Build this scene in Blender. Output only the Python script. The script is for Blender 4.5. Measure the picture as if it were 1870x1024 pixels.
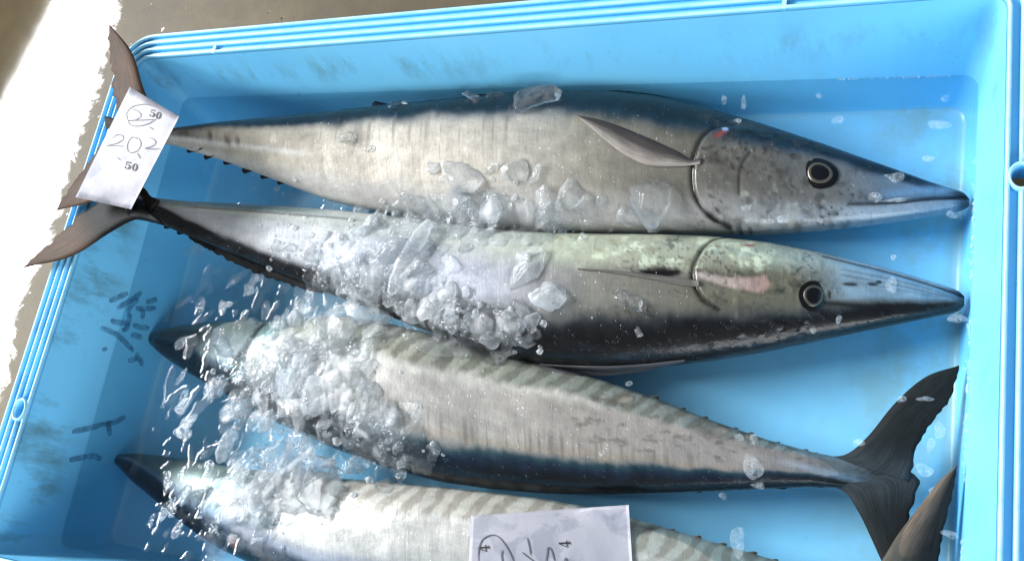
import bpy, bmesh, math, random
import numpy as np
from mathutils import Vector, Matrix, Euler
from mathutils.bvhtree import BVHTree

for o in list(bpy.data.objects): bpy.data.objects.remove(o, do_unlink=True)
sc = bpy.context.scene
C = sc.collection
R = math.radians

# ------------------------------------------------------------------ camera
CAM = Vector((1.0656, 0.0823, 1.0734)); FPX = 1692.5
cam_data = bpy.data.cameras.new('camera'); cam = bpy.data.objects.new('camera', cam_data)
C.objects.link(cam); sc.camera = cam
cam.location = CAM; cam.rotation_euler = (0.3542, 0.3850, 0.1804)
cam_data.sensor_width = 36.0; cam_data.lens = 36.0*FPX/1870.0
cam_data.clip_start = 0.02; cam_data.clip_end = 200
CM = Euler((0.3542, 0.3850, 0.1804), 'XYZ').to_matrix()

# ------------------------------------------------------------------ light: open side of a hall (bright outdoors) + soft hall ambient
world = bpy.data.worlds.new('World'); sc.world = world; world.use_nodes = True
wb = world.node_tree.nodes['Background']
wb.inputs[0].default_value = (0.96, 0.98, 1.0, 1); wb.inputs[1].default_value = 0.20

def area(name, az, el, dist, w, h, radiance, col):
    d = bpy.data.lights.new(name, 'AREA'); d.shape = 'RECTANGLE'; d.size = w; d.size_y = h
    d.energy = radiance*math.pi*w*h; d.color = col
    o = bpy.data.objects.new(name, d); C.objects.link(o)
    tgt = Vector((0.4, 0.35, 0.05))
    v = Vector((math.cos(R(az))*math.cos(R(el)), math.sin(R(az))*math.cos(R(el)), math.sin(R(el))))
    o.location = tgt+v*dist
    o.rotation_euler = (-v).to_track_quat('-Z', 'Y').to_euler()
    return o
area('daylight_opening', 168, 33.8, 9.0, 6.0, 1.85, 46, (0.98, 0.99, 1.0))
area('side_fill', -55, 22, 6.0, 5.5, 2.6, 4.8, (0.93, 0.98, 1.0))  # added fill lamp from the near right, brightens the far and left walls

vs = sc.view_settings
vs.view_transform = 'Standard'; vs.look = 'None'; vs.exposure = 0.48; vs.gamma = 1.0
sc.cycles.use_denoising = True; sc.cycles.use_adaptive_sampling = True; sc.cycles.adaptive_threshold = .025
sc.cycles.max_bounces = 8; sc.cycles.transmission_bounces = 8; sc.cycles.diffuse_bounces = 3; sc.cycles.glossy_bounces = 3; sc.cycles.transparent_max_bounces = 24
sc.cycles.caustics_refractive = True; sc.cycles.caustics_reflective = False
sc.cycles.sample_clamp_indirect = 6.0; sc.cycles.blur_glossy = 0.4

# ------------------------------------------------------------------ helpers
def at(px, py, z):
    """point of the place at height z that the photograph shows at pixel px, py"""
    d = CM @ Vector(((px-935)/FPX, -(py-512)/FPX, -1.0))
    return CAM + d*((z-CAM.z)/d.z)
def lin(c):
    c = np.asarray(c, float)/255.0
    return np.where(c <= 0.04045, c/12.92, ((c+0.055)/1.055)**2.4)
def S(r, g, b): return lin((r, g, b))
def sst(a, b, x):
    t = np.clip((np.asarray(x, float)-a)/(b-a+1e-12), 0, 1); return t*t*(3-2*t)
_tab = np.random.RandomState(7).rand(256, 256)
def vn(x, y, seed=0):
    x = np.asarray(x, float)+seed*17.3; y = np.asarray(y, float)+seed*7.1
    xi = np.floor(x).astype(int); yi = np.floor(y).astype(int); fx = x-xi; fy = y-yi
    fx = fx*fx*(3-2*fx); fy = fy*fy*(3-2*fy)
    g = lambda a, b: _tab[a % 256, b % 256]
    return ((g(xi, yi)*(1-fx)+g(xi+1, yi)*fx)*(1-fy)+(g(xi, yi+1)*(1-fx)+g(xi+1, yi+1)*fx)*fy)*2-1
def fbm(x, y, seed=0, o=4):
    r = 0; a = 1.0
    for i in range(o): r = r+a*vn(np.asarray(x)*2**i, np.asarray(y)*2**i, seed+i); a *= .5
    return r/1.9
def mesh_obj(name, verts, faces, mat, parent=None, smooth=True, col=None, uv=None):
    me = bpy.data.meshes.new(name)
    me.from_pydata([tuple(v) for v in verts], [], [tuple(f) for f in faces]); me.update()
    if smooth: me.polygons.foreach_set('use_smooth', [True]*len(me.polygons))
    if col is not None:
        a = me.color_attributes.new('Col', 'FLOAT_COLOR', 'POINT')
        c4 = np.ones((len(verts), 4), np.float32); c4[:, :3] = col; a.data.foreach_set('color', c4.ravel())
    if uv is not None:
        a = me.attributes.new('fuv', 'FLOAT_VECTOR', 'POINT')
        c3 = np.zeros((len(verts), 3), np.float32); c3[:, :2] = uv; a.data.foreach_set('vector', c3.ravel())
    if mat: me.materials.append(mat)
    o = bpy.data.objects.new(name, me); C.objects.link(o)
    if parent: o.parent = parent
    return o
def thing(name, label, cat, loc=(0, 0, 0), group=None):
    o = bpy.data.objects.new(name, None); C.objects.link(o); o.location = loc
    o.empty_display_size = 0.02
    return tag(o, label, cat, group)
def tag(o, label, cat, group=None, kind=None):
    o['label'] = label
    if cat: o['category'] = cat
    if group: o['group'] = group
    if kind: o['kind'] = kind
    return o
def child(o, parent):
    """parent keeping the mesh in world coordinates (parents are unrotated empties)"""
    o.parent = parent; o.matrix_parent_inverse = Matrix.Translation(-Vector(parent.location))
    return o
def catmull(pts, n):
    """resample a polyline smoothly to n points"""
    P = np.asarray(pts, float); k = len(P)
    Q = np.vstack([2*P[0]-P[1], P, 2*P[-1]-P[-2]])
    seg = np.linalg.norm(np.diff(P, axis=0), axis=1); cum = np.concatenate([[0], np.cumsum(seg)])
    out = []
    for s in np.linspace(0, cum[-1], n):
        i = min(np.searchsorted(cum, s, 'right')-1, k-2); t = (s-cum[i])/(seg[i]+1e-9)
        a, b, c, d = Q[i], Q[i+1], Q[i+2], Q[i+3]
        out.append(.5*((2*b)+(-a+c)*t+(2*a-5*b+4*c-d)*t*t+(-a+3*b-3*c+d)*t**3))
    return np.array(out)

# ------------------------------------------------------------------ materials
def new_mat(name):
    m = bpy.data.materials.new(name); m.use_nodes = True
    nt = m.node_tree; b = nt.nodes['Principled BSDF']
    return m, nt, b
def N(nt, t, **kw):
    n = nt.nodes.new(t)
    for k, v in kw.items(): setattr(n, k, v)
    return n
def noise(nt, vec, scale, detail=4, rough=.55, dist=0):
    n = N(nt, 'ShaderNodeTexNoise'); n.inputs['Scale'].default_value = scale; n.inputs['Detail'].default_value = detail
    n.inputs['Roughness'].default_value = rough; n.inputs['Distortion'].default_value = dist
    if vec is not None: nt.links.new(vec, n.inputs['Vector'])
    return n.outputs['Fac']
def ramp(nt, fac, stops):
    r = N(nt, 'ShaderNodeValToRGB'); e = r.color_ramp.elements
    while len(e) < len(stops): e.new(.5)
    for i, (p, c) in enumerate(stops):
        e[i].position = p; e[i].color = tuple(c)+((1,) if len(c) == 3 else ())
    nt.links.new(fac, r.inputs[0]); return r.outputs[0]
def mixc(nt, fac, a, b, mode='MIX'):
    m = N(nt, 'ShaderNodeMix', data_type='RGBA', blend_type=mode)
    for s, v in ((m.inputs[0], fac), (m.inputs[6], a), (m.inputs[7], b)):
        if hasattr(v, 'is_linked'): nt.links.new(v, s)
        else: s.default_value = v if not hasattr(v, '__len__') else tuple(v)+((1,) if len(v) == 3 else ())
    return m.outputs[2]
def math_(nt, op, a, b=0.0, clamp=False):
    m = N(nt, 'ShaderNodeMath', operation=op); m.use_clamp = clamp
    for s, v in ((m.inputs[0], a), (m.inputs[1], b)):
        if hasattr(v, 'is_linked'): nt.links.new(v, s)
        else: s.default_value = v
    return m.outputs[0]
def bump(nt, h, strength, dist, prev=None):
    b = N(nt, 'ShaderNodeBump'); b.inputs['Strength'].default_value = strength; b.inputs['Distance'].default_value = dist
    nt.links.new(h, b.inputs['Height'])
    if prev is not None: nt.links.new(prev, b.inputs['Normal'])
    return b.outputs[0]
def coords(nt, scale=(1, 1, 1)):
    t = N(nt, 'ShaderNodeTexCoord'); m = N(nt, 'ShaderNodeMapping'); m.inputs['Scale'].default_value = scale
    g = N(nt, 'ShaderNodeNewGeometry')
    nt.links.new(g.outputs['Position'], m.inputs['Vector']); return m.outputs[0]
def sepx(nt, vec):
    s = N(nt, 'ShaderNodeSeparateXYZ'); nt.links.new(vec, s.inputs[0]); return s.outputs
def plain(name, col, rough=.5, **kw):
    m, nt, b = new_mat(name); b.inputs['Base Color'].default_value = tuple(col)+(1,); b.inputs['Roughness'].default_value = rough
    for k, v in kw.items(): b.inputs[k].default_value = v
    return m

HR0 = .183; L0 = 1.10
# --- crate plastic: blue polypropylene with grime, scuffs, algae stains
def crate_mat(name, grime=1.0):
    m, nt, b = new_mat(name); P = coords(nt); x, y, z = sepx(nt, P)
    n1 = noise(nt, P, 5, 5); n2 = noise(nt, P, 38, 5, .65); n3 = noise(nt, coords(nt, (1, 1, .35)), 14, 6, .7)
    base = mixc(nt, n1, S(110, 198, 246), S(130, 212, 252))
    fl = math_(nt, 'LESS_THAN', z, .004)
    base = mixc(nt, math_(nt, 'MULTIPLY', fl, math_(nt, 'ADD', .42, math_(nt, 'MULTIPLY', n2, .3))), base, S(164, 222, 248))
    # olive / brown grime: a tide band round the walls, dirty right edge of the floor
    band = math_(nt, 'MULTIPLY', math_(nt, 'SUBTRACT', 1.0, math_(nt, 'ABSOLUTE', math_(nt, 'MULTIPLY', math_(nt, 'SUBTRACT', z, .128), 26.0)), True), 1.0)
    g1 = ramp(nt, n3, [(.50, (0, 0, 0)), (.72, (1, 1, 1))])
    gw = math_(nt, 'MULTIPLY', g1, math_(nt, 'ADD', math_(nt, 'MULTIPLY', band, .75), .14))
    gr = math_(nt, 'MULTIPLY', math_(nt, 'SUBTRACT', x, .93), 6.0, True)           # right end of the floor
    floor = math_(nt, 'LESS_THAN', z, .006)
    g2 = math_(nt, 'MULTIPLY', math_(nt, 'MULTIPLY', gr, floor), ramp(nt, n3, [(.42, (0, 0, 0)), (.62, (1, 1, 1))]))
    ln_ = math_(nt, 'MULTIPLY', math_(nt, 'MULTIPLY', math_(nt, 'SUBTRACT', x, L0-.022), 90.0, True), math_(nt, 'MULTIPLY', floor, ramp(nt, n1, [(.3, (.3,)*3), (.6, (1, 1, 1))])))
    g2 = math_(nt, 'MAXIMUM', g2, math_(nt, 'MULTIPLY', ln_, .7))
    left = math_(nt, 'MULTIPLY', math_(nt, 'SUBTRACT', .05, x), 14.0, True)
    gl = math_(nt, 'MULTIPLY', math_(nt, 'MULTIPLY', left, g1), math_(nt, 'MULTIPLY', math_(nt, 'SUBTRACT', z, .095), 22.0, True))
    base = mixc(nt, math_(nt, 'MULTIPLY', gw, .75*grime), base, S(92, 110, 96))
    base = mixc(nt, math_(nt, 'MULTIPLY', gl, .75*grime), base, S(70, 92, 88))
    base = mixc(nt, math_(nt, 'MULTIPLY', g2, .50*grime), base, S(158, 156, 96))
    ridge_tint = math_(nt, 'MULTIPLY', math_(nt, 'MULTIPLY', math_(nt, 'SUBTRACT', z, HR0-.0022), 900.0, True), ramp(nt, n2, [(.25, (.25,)*3), (.6, (.85,)*3)]))  # paler tint on the tops of the rim ridges
    base = mixc(nt, ridge_tint, base, S(176, 224, 244))
    sp = ramp(nt, noise(nt, P, 90, 3, .6), [(.70, (0, 0, 0)), (.78, (1, 1, 1))])
    base = mixc(nt, math_(nt, 'MULTIPLY', sp, .25*grime), base, S(60, 72, 70))
    sc_ = ramp(nt, noise(nt, coords(nt, (6, 60, 40)), 3, 4, .7), [(.66, (0, 0, 0)), (.74, (1, 1, 1))])
    base = mixc(nt, math_(nt, 'MULTIPLY', sc_, .16), base, S(190, 220, 235))
    nt.links.new(base, b.inputs['Base Color'])
    nt.links.new(ramp(nt, n2, [(.3, (.26,)*3), (.75, (.46,)*3)]), b.inputs['Roughness'])
    b.inputs['Subsurface Weight'].default_value = 0.0
    b.inputs['Specular IOR Level'].default_value = .5
    nt.links.new(bump(nt, n2, .25, .0012), b.inputs['Normal'])
    return m
M_crate = crate_mat('blue_crate_plastic')
M_rim = crate_mat('blue_rim_plastic', .6)

def fish_mat():
    m, nt, b = new_mat('fish_skin')
    a = N(nt, 'ShaderNodeAttribute', attribute_name='Col'); u = N(nt, 'ShaderNodeAttribute', attribute_name='fuv')
    def uv(sx, sy):
        mp = N(nt, 'ShaderNodeMapping'); mp.inputs['Scale'].default_value = (sx, sy, 1); nt.links.new(u.outputs['Vector'], mp.inputs[0]); return mp.outputs[0]
    streak = noise(nt, uv(190, 36), 1.0, 5, .6, 1.4); blotch = noise(nt, uv(34, 60), 1.0, 5, .65); fine = noise(nt, uv(600, 600), 1.0, 3, .6)
    lng = noise(nt, uv(14, 240), 1.0, 4, .6)
    c = mixc(nt, .30, a.outputs['Color'], ramp(nt, streak, [(.25, (.55,)*3), (.75, (1.42,)*3)]), 'MULTIPLY')
    c = mixc(nt, .42, c, ramp(nt, blotch, [(.25, (.58, .60, .62)), (.75, (1.40, 1.37, 1.32))]), 'MULTIPLY')
    c = mixc(nt, .10, c, ramp(nt, lng, [(.3, (.7,)*3), (.7, (1.25,)*3)]), 'MULTIPLY')
    crease = ramp(nt, noise(nt, uv(420, 20), 1.0, 4, .7, .8), [(.60, (1, 1, 1)), (.70, (.45,)*3)])
    c = mixc(nt, .55, c, crease, 'MULTIPLY')
    speck = ramp(nt, noise(nt, uv(420, 420), 1.0, 3, .7), [(.30, (.35,)*3), (.42, (1, 1, 1)), (.66, (1, 1, 1)), (.76, (1.6,)*3)])
    c = mixc(nt, .5, c, speck, 'MULTIPLY')
    nt.links.new(c, b.inputs['Base Color'])
    b.inputs['Metallic'].default_value = .15; b.inputs['Specular IOR Level'].default_value = .25
    nt.links.new(ramp(nt, blotch, [(.3, (.26,)*3), (.7, (.46,)*3)]), b.inputs['Roughness'])
    b.inputs['Coat Weight'].default_value = .75; b.inputs['Coat Roughness'].default_value = .09; b.inputs['Coat IOR'].default_value = 1.36
    n = bump(nt, streak, .22, .0010); n = bump(nt, fine, .2, .0006, n); n = bump(nt, blotch, .35, .002, n)
    cn = bump(nt, noise(nt, uv(70, 90), 1.0, 4, .6, .5), .32, .0024)
    vo = N(nt, 'ShaderNodeTexVoronoi'); vo.inputs['Scale'].default_value = 170; nt.links.new(uv(1, 1), vo.inputs['Vector'])
    keep = math_(nt, 'GREATER_THAN', sepx(nt, vo.outputs['Color'])[0], .62)
    drop = math_(nt, 'MULTIPLY', keep, math_(nt, 'POWER', math_(nt, 'SUBTRACT', .34, vo.outputs['Distance'], True), .5))
    cn = bump(nt, drop, .8, .0022, cn)
    nt.links.new(n, b.inputs['Normal']); nt.links.new(cn, b.inputs['Coat Normal'])
    return m
M_fish = fish_mat()
def fin_mat():
    m, nt, b = new_mat('fin_membrane')
    a = N(nt, 'ShaderNodeAttribute', attribute_name='Col'); u = N(nt, 'ShaderNodeAttribute', attribute_name='fuv')
    mp = N(nt, 'ShaderNodeMapping'); mp.inputs['Scale'].default_value = (3, 55, 1); nt.links.new(u.outputs['Vector'], mp.inputs[0])
    ray = noise(nt, mp.outputs[0], 1.0, 3, .6)
    mp2 = N(nt, 'ShaderNodeMapping'); mp2.inputs['Scale'].default_value = (7, 5, 1); nt.links.new(u.outputs['Vector'], mp2.inputs[0])
    bl = noise(nt, mp2.outputs[0], 1.0, 4, .6)
    c = mixc(nt, .65, a.outputs['Color'], ramp(nt, ray, [(.3, (.32,)*3), (.7, (1.8,)*3)]), 'MULTIPLY')
    c = mixc(nt, .6, c, ramp(nt, bl, [(.3, (.6,)*3), (.7, (1.4,)*3)]), 'MULTIPLY')
    fs = ramp(nt, noise(nt, u.outputs['Vector'], 90, 2, .6), [(.70, (0, 0, 0)), (.76, (1, 1, 1))])
    c = mixc(nt, math_(nt, 'MULTIPLY', fs, .35), c, S(150, 150, 150))
    nt.links.new(c, b.inputs['Base Color']); b.inputs['Roughness'].default_value = .55; b.inputs['Specular IOR Level'].default_value = .12
    nt.links.new(bump(nt, ray, .5, .001), b.inputs['Normal'])
    return m
M_fin = fin_mat()

def two_sided(nt, fr):
    """same reflectance from above and below the thin surface (no refraction is traced, so no total internal reflection)"""
    g = N(nt, 'ShaderNodeNewGeometry')
    nt.links.new(math_(nt, 'SUBTRACT', 1.33, math_(nt, 'MULTIPLY', g.outputs['Backfacing'], 1.33-1/1.33)), fr.inputs['IOR'])
def ice_mat(name, white_lo, white_hi, scale):
    """clear to milky melting ice"""
    m, nt, b = new_mat(name); out = nt.nodes['Material Output']; P = coords(nt)
    oi = N(nt, 'ShaderNodeObjectInfo')
    nn = noise(nt, P, scale, 5, .65, .5); fine = noise(nt, P, scale*2.6, 3, .6)
    b.inputs['Base Color'].default_value = (.97, .985, 1, 1); b.inputs['Roughness'].default_value = .06
    b.inputs['IOR'].default_value = 1.31; b.inputs['Transmission Weight'].default_value = 1.0
    nrm = bump(nt, fine, .55, .0022); nt.links.new(nrm, b.inputs['Normal'])
    d0 = N(nt, 'ShaderNodeBsdfPrincipled'); d0.inputs['Base Color'].default_value = (.90, .92, .94, 1); d0.inputs['Roughness'].default_value = .10
    nt.links.new(nrm, d0.inputs['Normal']); tl = N(nt, 'ShaderNodeBsdfTranslucent'); tl.inputs[0].default_value = (.92, .95, .97, 1)
    d = N(nt, 'ShaderNodeMixShader'); d.inputs[0].default_value = .5; nt.links.new(d0.outputs[0], d.inputs[1]); nt.links.new(tl.outputs[0], d.inputs[2])
    tr = N(nt, 'ShaderNodeBsdfTransparent'); tr.inputs[0].default_value = (.97, .985, .99, 1)
    mx = N(nt, 'ShaderNodeMixShader'); mx2 = N(nt, 'ShaderNodeMixShader')
    mx2.inputs[0].default_value = .40
    nt.links.new(b.outputs[0], mx2.inputs[1]); nt.links.new(tr.outputs[0], mx2.inputs[2])
    f = ramp(nt, nn, [(.36, (white_lo,)*3), (.66, (white_hi,)*3)])
    rnd = math_(nt, 'ADD', math_(nt, 'MULTIPLY', oi.outputs['Random'], .9), .35)
    nt.links.new(math_(nt, 'MULTIPLY', f, rnd, True), mx.inputs[0])
    nt.links.new(mx2.outputs[0], mx.inputs[1]); nt.links.new(d.outputs[0], mx.inputs[2])
    nt.links.new(mx.outputs[0], out.inputs['Surface'])
    return m
M_ice = ice_mat('clear_ice', .04, .30, 70)
M_icew = ice_mat('milky_ice', .16, .62, 60)
M_iced = ice_mat('glassy_ice', .0, .10, 90)
def wet_ice_mat(name, lo, hi, scale=55):
    """thin melting ice: mostly clear, water-glossy, with milky clouds"""
    m, nt, b = new_mat(name); out = nt.nodes['Material Output']; P = coords(nt); oi = N(nt, 'ShaderNodeObjectInfo')
    b.inputs['Base Color'].default_value = (.90, .92, .94, 1); b.inputs['Roughness'].default_value = .08; b.inputs['IOR'].default_value = 1.33
    nrm = bump(nt, noise(nt, P, 230, 3, .6, .6), .55, .0022); nt.links.new(nrm, b.inputs['Normal'])
    tl = N(nt, 'ShaderNodeBsdfTranslucent'); tl.inputs[0].default_value = (.93, .95, .97, 1); bt = N(nt, 'ShaderNodeMixShader'); bt.inputs[0].default_value = .55
    nt.links.new(b.outputs[0], bt.inputs[1]); nt.links.new(tl.outputs[0], bt.inputs[2])
    t = N(nt, 'ShaderNodeBsdfTransparent'); t.inputs[0].default_value = (.96, .975, .985, 1)
    g = N(nt, 'ShaderNodeBsdfGlossy'); g.inputs['Roughness'].default_value = .05; nt.links.new(nrm, g.inputs['Normal'])
    fr = N(nt, 'ShaderNodeFresnel'); two_sided(nt, fr); nt.links.new(nrm, fr.inputs['Normal'])
    cl = N(nt, 'ShaderNodeMixShader'); nt.links.new(fr.outputs[0], cl.inputs[0]); nt.links.new(t.outputs[0], cl.inputs[1]); nt.links.new(g.outputs[0], cl.inputs[2])
    f = ramp(nt, noise(nt, P, scale, 5, .65, .6), [(.34, (lo,)*3), (.66, (hi,)*3)])
    f = math_(nt, 'MULTIPLY', f, math_(nt, 'ADD', math_(nt, 'MULTIPLY', oi.outputs['Random'], .9), .4), True)
    ms = N(nt, 'ShaderNodeMixShader'); nt.links.new(f, ms.inputs[0]); nt.links.new(cl.outputs[0], ms.inputs[1]); nt.links.new(bt.outputs[0], ms.inputs[2])
    nt.links.new(ms.outputs[0], out.inputs['Surface']); return m


M_wet = wet_ice_mat('wet_clear_ice', .02, .16); M_wetw = wet_ice_mat('wet_milky_ice', .12, .58)
def water_mat():
    m, nt, b = new_mat('melt_water'); nt.nodes.remove(b); out = nt.nodes['Material Output']; P = coords(nt)
    g = N(nt, 'ShaderNodeBsdfGlossy'); g.inputs['Roughness'].default_value = .03
    t = N(nt, 'ShaderNodeBsdfTransparent'); t.inputs[0].default_value = (.80, .885, .92, 1)
    fr = N(nt, 'ShaderNodeFresnel'); two_sided(nt, fr)
    n = bump(nt, noise(nt, P, 16, 2, .5), .10, .006); n = bump(nt, noise(nt, P, 60, 2, .5), .06, .002, n)
    nt.links.new(n, g.inputs['Normal']); nt.links.new(n, fr.inputs['Normal'])
    mx = N(nt, 'ShaderNodeMixShader'); nt.links.new(fr.outputs[0], mx.inputs[0])
    at_ = N(nt, 'ShaderNodeAttribute', attribute_name='Col'); df = N(nt, 'ShaderNodeBsdfDiffuse'); df.inputs[0].default_value = (.82, .86, .90, 1)
    tl = N(nt, 'ShaderNodeBsdfTranslucent'); tl.inputs[0].default_value = (.85, .9, .92, 1); ic = N(nt, 'ShaderNodeMixShader'); ic.inputs[0].default_value = .6
    nt.links.new(df.outputs[0], ic.inputs[1]); nt.links.new(tl.outputs[0], ic.inputs[2])
    fm = N(nt, 'ShaderNodeMixShader'); nt.links.new(math_(nt, 'MULTIPLY', sepx(nt, at_.outputs['Vector'])[0], ramp(nt, noise(nt, P, 120, 3, .6), [(.3, (.4,)*3), (.7, (1.2,)*3)])), fm.inputs[0])
    nt.links.new(t.outputs[0], fm.inputs[1]); nt.links.new(ic.outputs[0], fm.inputs[2])
    nt.links.new(fm.outputs[0], mx.inputs[1]); nt.links.new(g.outputs[0], mx.inputs[2])
    nt.links.new(mx.outputs[0], out.inputs['Surface'])
    return m
M_water = water_mat()

def foam_mat():
    m, nt, b = new_mat('foam'); out = nt.nodes['Material Output']
    b.inputs['Base Color'].default_value = (.78, .85, .90, 1); b.inputs['Roughness'].default_value = .9; b.inputs['Specular IOR Level'].default_value = .05
    t = N(nt, 'ShaderNodeBsdfTransparent'); mx = N(nt, 'ShaderNodeMixShader')
    f = ramp(nt, noise(nt, coords(nt), 150, 3, .6), [(.36, (.05,)*3), (.66, (.22,)*3)])
    nt.links.new(f, mx.inputs[0]); nt.links.new(t.outputs[0], mx.inputs[1]); nt.links.new(b.outputs[0], mx.inputs[2])
    nt.links.new(mx.outputs[0], out.inputs['Surface']); return m
M_foam = foam_mat()

def paper_mat():
    m, nt, b = new_mat('wet_paper'); P = coords(nt)
    st = ramp(nt, noise(nt, P, 26, 4, .55, .8), [(.50, (0, 0, 0)), (.58, (1, 1, 1))])
    c = mixc(nt, math_(nt, 'MULTIPLY', st, .55), S(160, 160, 170), S(122, 126, 139))
    nt.links.new(c, b.inputs['Base Color']); b.inputs['Roughness'].default_value = .55
    nt.links.new(bump(nt, noise(nt, P, 30, 4), .35, .003), b.inputs['Normal']); return m
M_paper = paper_mat()
M_ink = plain('printed_ink', S(28, 26, 30), .6)
M_pencil = plain('pencil_line', S(82, 80, 92), .6)
M_eye = plain('eye_black', S(8, 8, 9), .3, **{'Specular IOR Level': .3})
M_pupil = plain('pupil', S(8, 10, 16), .25, **{'Specular IOR Level': .3})
M_iris = plain('iris_silver', S(92, 88, 80), .35, Metallic=.6)
M_flesh = plain('red_flesh', S(165, 60, 52), .3)

def marker_mat():
    m, nt, b = new_mat('faded_marker'); out = nt.nodes['Material Output']
    b.inputs['Base Color'].default_value = tuple(S(20, 62, 112))+(1,); b.inputs['Roughness'].default_value = .6
    t = N(nt, 'ShaderNodeBsdfTransparent'); mx = N(nt, 'ShaderNodeMixShader')
    f = ramp(nt, noise(nt, coords(nt), 110, 4, .7), [(.30, (.10,)*3), (.66, (.50,)*3)])
    nt.links.new(f, mx.inputs[0]); nt.links.new(t.outputs[0], mx.inputs[1]); nt.links.new(b.outputs[0], mx.inputs[2])
    nt.links.new(mx.outputs[0], out.inputs['Surface']); return m
M_marker = marker_mat()

def ground_mat():
    m, nt, b = new_mat('wet_concrete'); P = coords(nt); x, y, z = sepx(nt, P)
    n1 = noise(nt, P, 2.2, 5, .6); n2 = noise(nt, P, 24, 6, .7); n3 = noise(nt, P, 160, 3, .6)
    c = ramp(nt, n1, [(.3, S(64, 55, 36)), (.7, S(96, 84, 58))])
    c = mixc(nt, .5, c, ramp(nt, n2, [(.3, (.62,)*3), (.7, (1.3,)*3)]), 'MULTIPLY')
    # standing water left of the crate: smooth mirror film with a ragged outline
    edge = math_(nt, 'ADD', math_(nt, 'MULTIPLY', noise(nt, coords(nt, (1, 1, 1)), 6, 7, .75, .6), .8), math_(nt, 'MULTIPLY', noise(nt, P, 46, 4, .7), .2))
    # signed bias: wet where x < -0.27, drying towards the crate side
    bias = math_(nt, 'MULTIPLY', math_(nt, 'SUBTRACT', -.350, x), 5.0)
    bias2 = math_(nt, 'MAXIMUM', math_(nt, 'MINIMUM', bias, .22), -.3)
    wet = math_(nt, 'ADD', bias2, edge)
    mask = ramp(nt, wet, [(.47, (0, 0, 0)), (.55, (1, 1, 1))])
    drops = ramp(nt, noise(nt, P, 55, 3, .7), [(.69, (0, 0, 0)), (.71, (1, 1, 1))])
    mask = math_(nt, 'MAXIMUM', mask, math_(nt, 'MULTIPLY', drops, .8))
    c = mixc(nt, math_(nt, 'MULTIPLY', mask, .35), c, S(70, 62, 46))
    nt.links.new(c, b.inputs['Base Color'])
    nt.links.new(ramp(nt, mask, [(0, (.62,)*3), (.6, (.18,)*3), (1, (.04,)*3)]), b.inputs['Roughness'])
    b.inputs['IOR'].default_value = 1.40
    nrough = math_(nt, 'MULTIPLY', n2, math_(nt, 'SUBTRACT', 1.10, mask))
    n = bump(nt, nrough, .22, .003)
    nt.links.new(n, b.inputs['Normal'])
    return m
M_ground = ground_mat()

# ------------------------------------------------------------------ ground
GZ = -0.014
g = mesh_obj('ground', [(-30, -30, GZ), (30, -30, GZ), (30, 30, GZ), (-30, 30, GZ)], [(0, 1, 2, 3)], M_ground, smooth=False)
tag(g, 'brown wet concrete ground with bright standing water', None, kind='structure')

# ------------------------------------------------------------------ crate
L, W, TX, TY, HR = 1.10, 0.6598, 0.1497, 0.1698, 0.183
def zwat(x, y): return 0.0694-0.0293*(x-.55)+0.0170*(y-.33)
def ring(o, z, r0=.018, n=10, k=24):
    """rounded rectangle at height z, pushed out by o (its own taper already added by the caller)"""
    pts = []; ox = TX*max(z, 0)+o; oy = TY*max(z, 0)+o
    r = r0+max(o, 0)
    x0, x1, y0, y1 = -ox, L+ox, -oy, W+oy
    cs = [(x1-r, y1-r, 0), (x0+r, y1-r, 90), (x0+r, y0+r, 180), (x1-r, y0+r, 270)]
    for i, (cx, cy, a0) in enumerate(cs):
        for j in range(n+1):
            a = R(a0+90*j/n); pts.append((cx+r*math.cos(a), cy+r*math.sin(a), z))
        nx = cs[(i+1) % 4]; a = R(a0+90)
        p = Vector(pts[-1]); q = Vector((nx[0]+r*math.cos(a), nx[1]+r*math.sin(a), z))
        for j in range(1, k): pts.append(tuple(p.lerp(q, j/k)))
    return pts
def sweep(name, prof, mat, parent, cap0=False, cap1=False, closed=False, smooth=True, r0=.018, warp=None):
    V = []; F = []; m = None
    for (o, z) in prof:
        rr = ring(o, z, r0); m = len(rr); V += rr
    if warp: V = [warp(v) for v in V]
    np_ = len(prof)
    for i in range(np_ if closed else np_-1):
        a = i*m; b_ = ((i+1) % np_)*m
        for j in range(m): F.append((a+j, a+(j+1) % m, b_+(j+1) % m, b_+j))
    if cap0: F.append(tuple(range(m-1, -1, -1)))
    if cap1: F.append(tuple(range((np_-1)*m, np_*m)))
    o = mesh_obj(name, V, F, mat, None, smooth); child(o, parent); return o
crate = thing('fish_crate', 'large shallow blue plastic fish crate with ridged rim holding water', 'crate', (.55, .33, GZ))
basin = sweep('basin', [(-.012, 0.0), (-.006, .0005), (-.002, .003), (0, .009)]+[(0, .009+(HR-.0145)*i/10) for i in range(1, 11)], M_crate, crate, cap0=True)
RW = .0118                                            # pitch of the four moulded ridges
w3 = 3*RW
rim = sweep('rim', [(.0008, HR-.0062), (w3+.0054, HR-.0062), (w3+.0056, HR-.030), (w3+.0030, HR-.030), (w3+.0026, HR-.0140), (.0040, HR-.0140), (.0030, HR-.020), (.0010, HR-.020)], M_rim, crate, closed=True, smooth=False)
rim_ridges = []
for i in range(4):
    a = i*RW+.0003
    rim_ridges.append(sweep('rim_ridge', [(a, HR-.0066), (a+.0002, HR-.0012), (a+.0011, HR), (a+.0033, HR-.0002), (a+.0041, HR-.0012), (a+.0047, HR-.0066)], M_rim, crate, closed=True))
outer = sweep('outer_shell', [(.004, HR-.020), (.012, HR-.03), (.012, .012), (.008, GZ+.003), (-.03, GZ+.002)], M_crate, crate, cap1=True)

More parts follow.
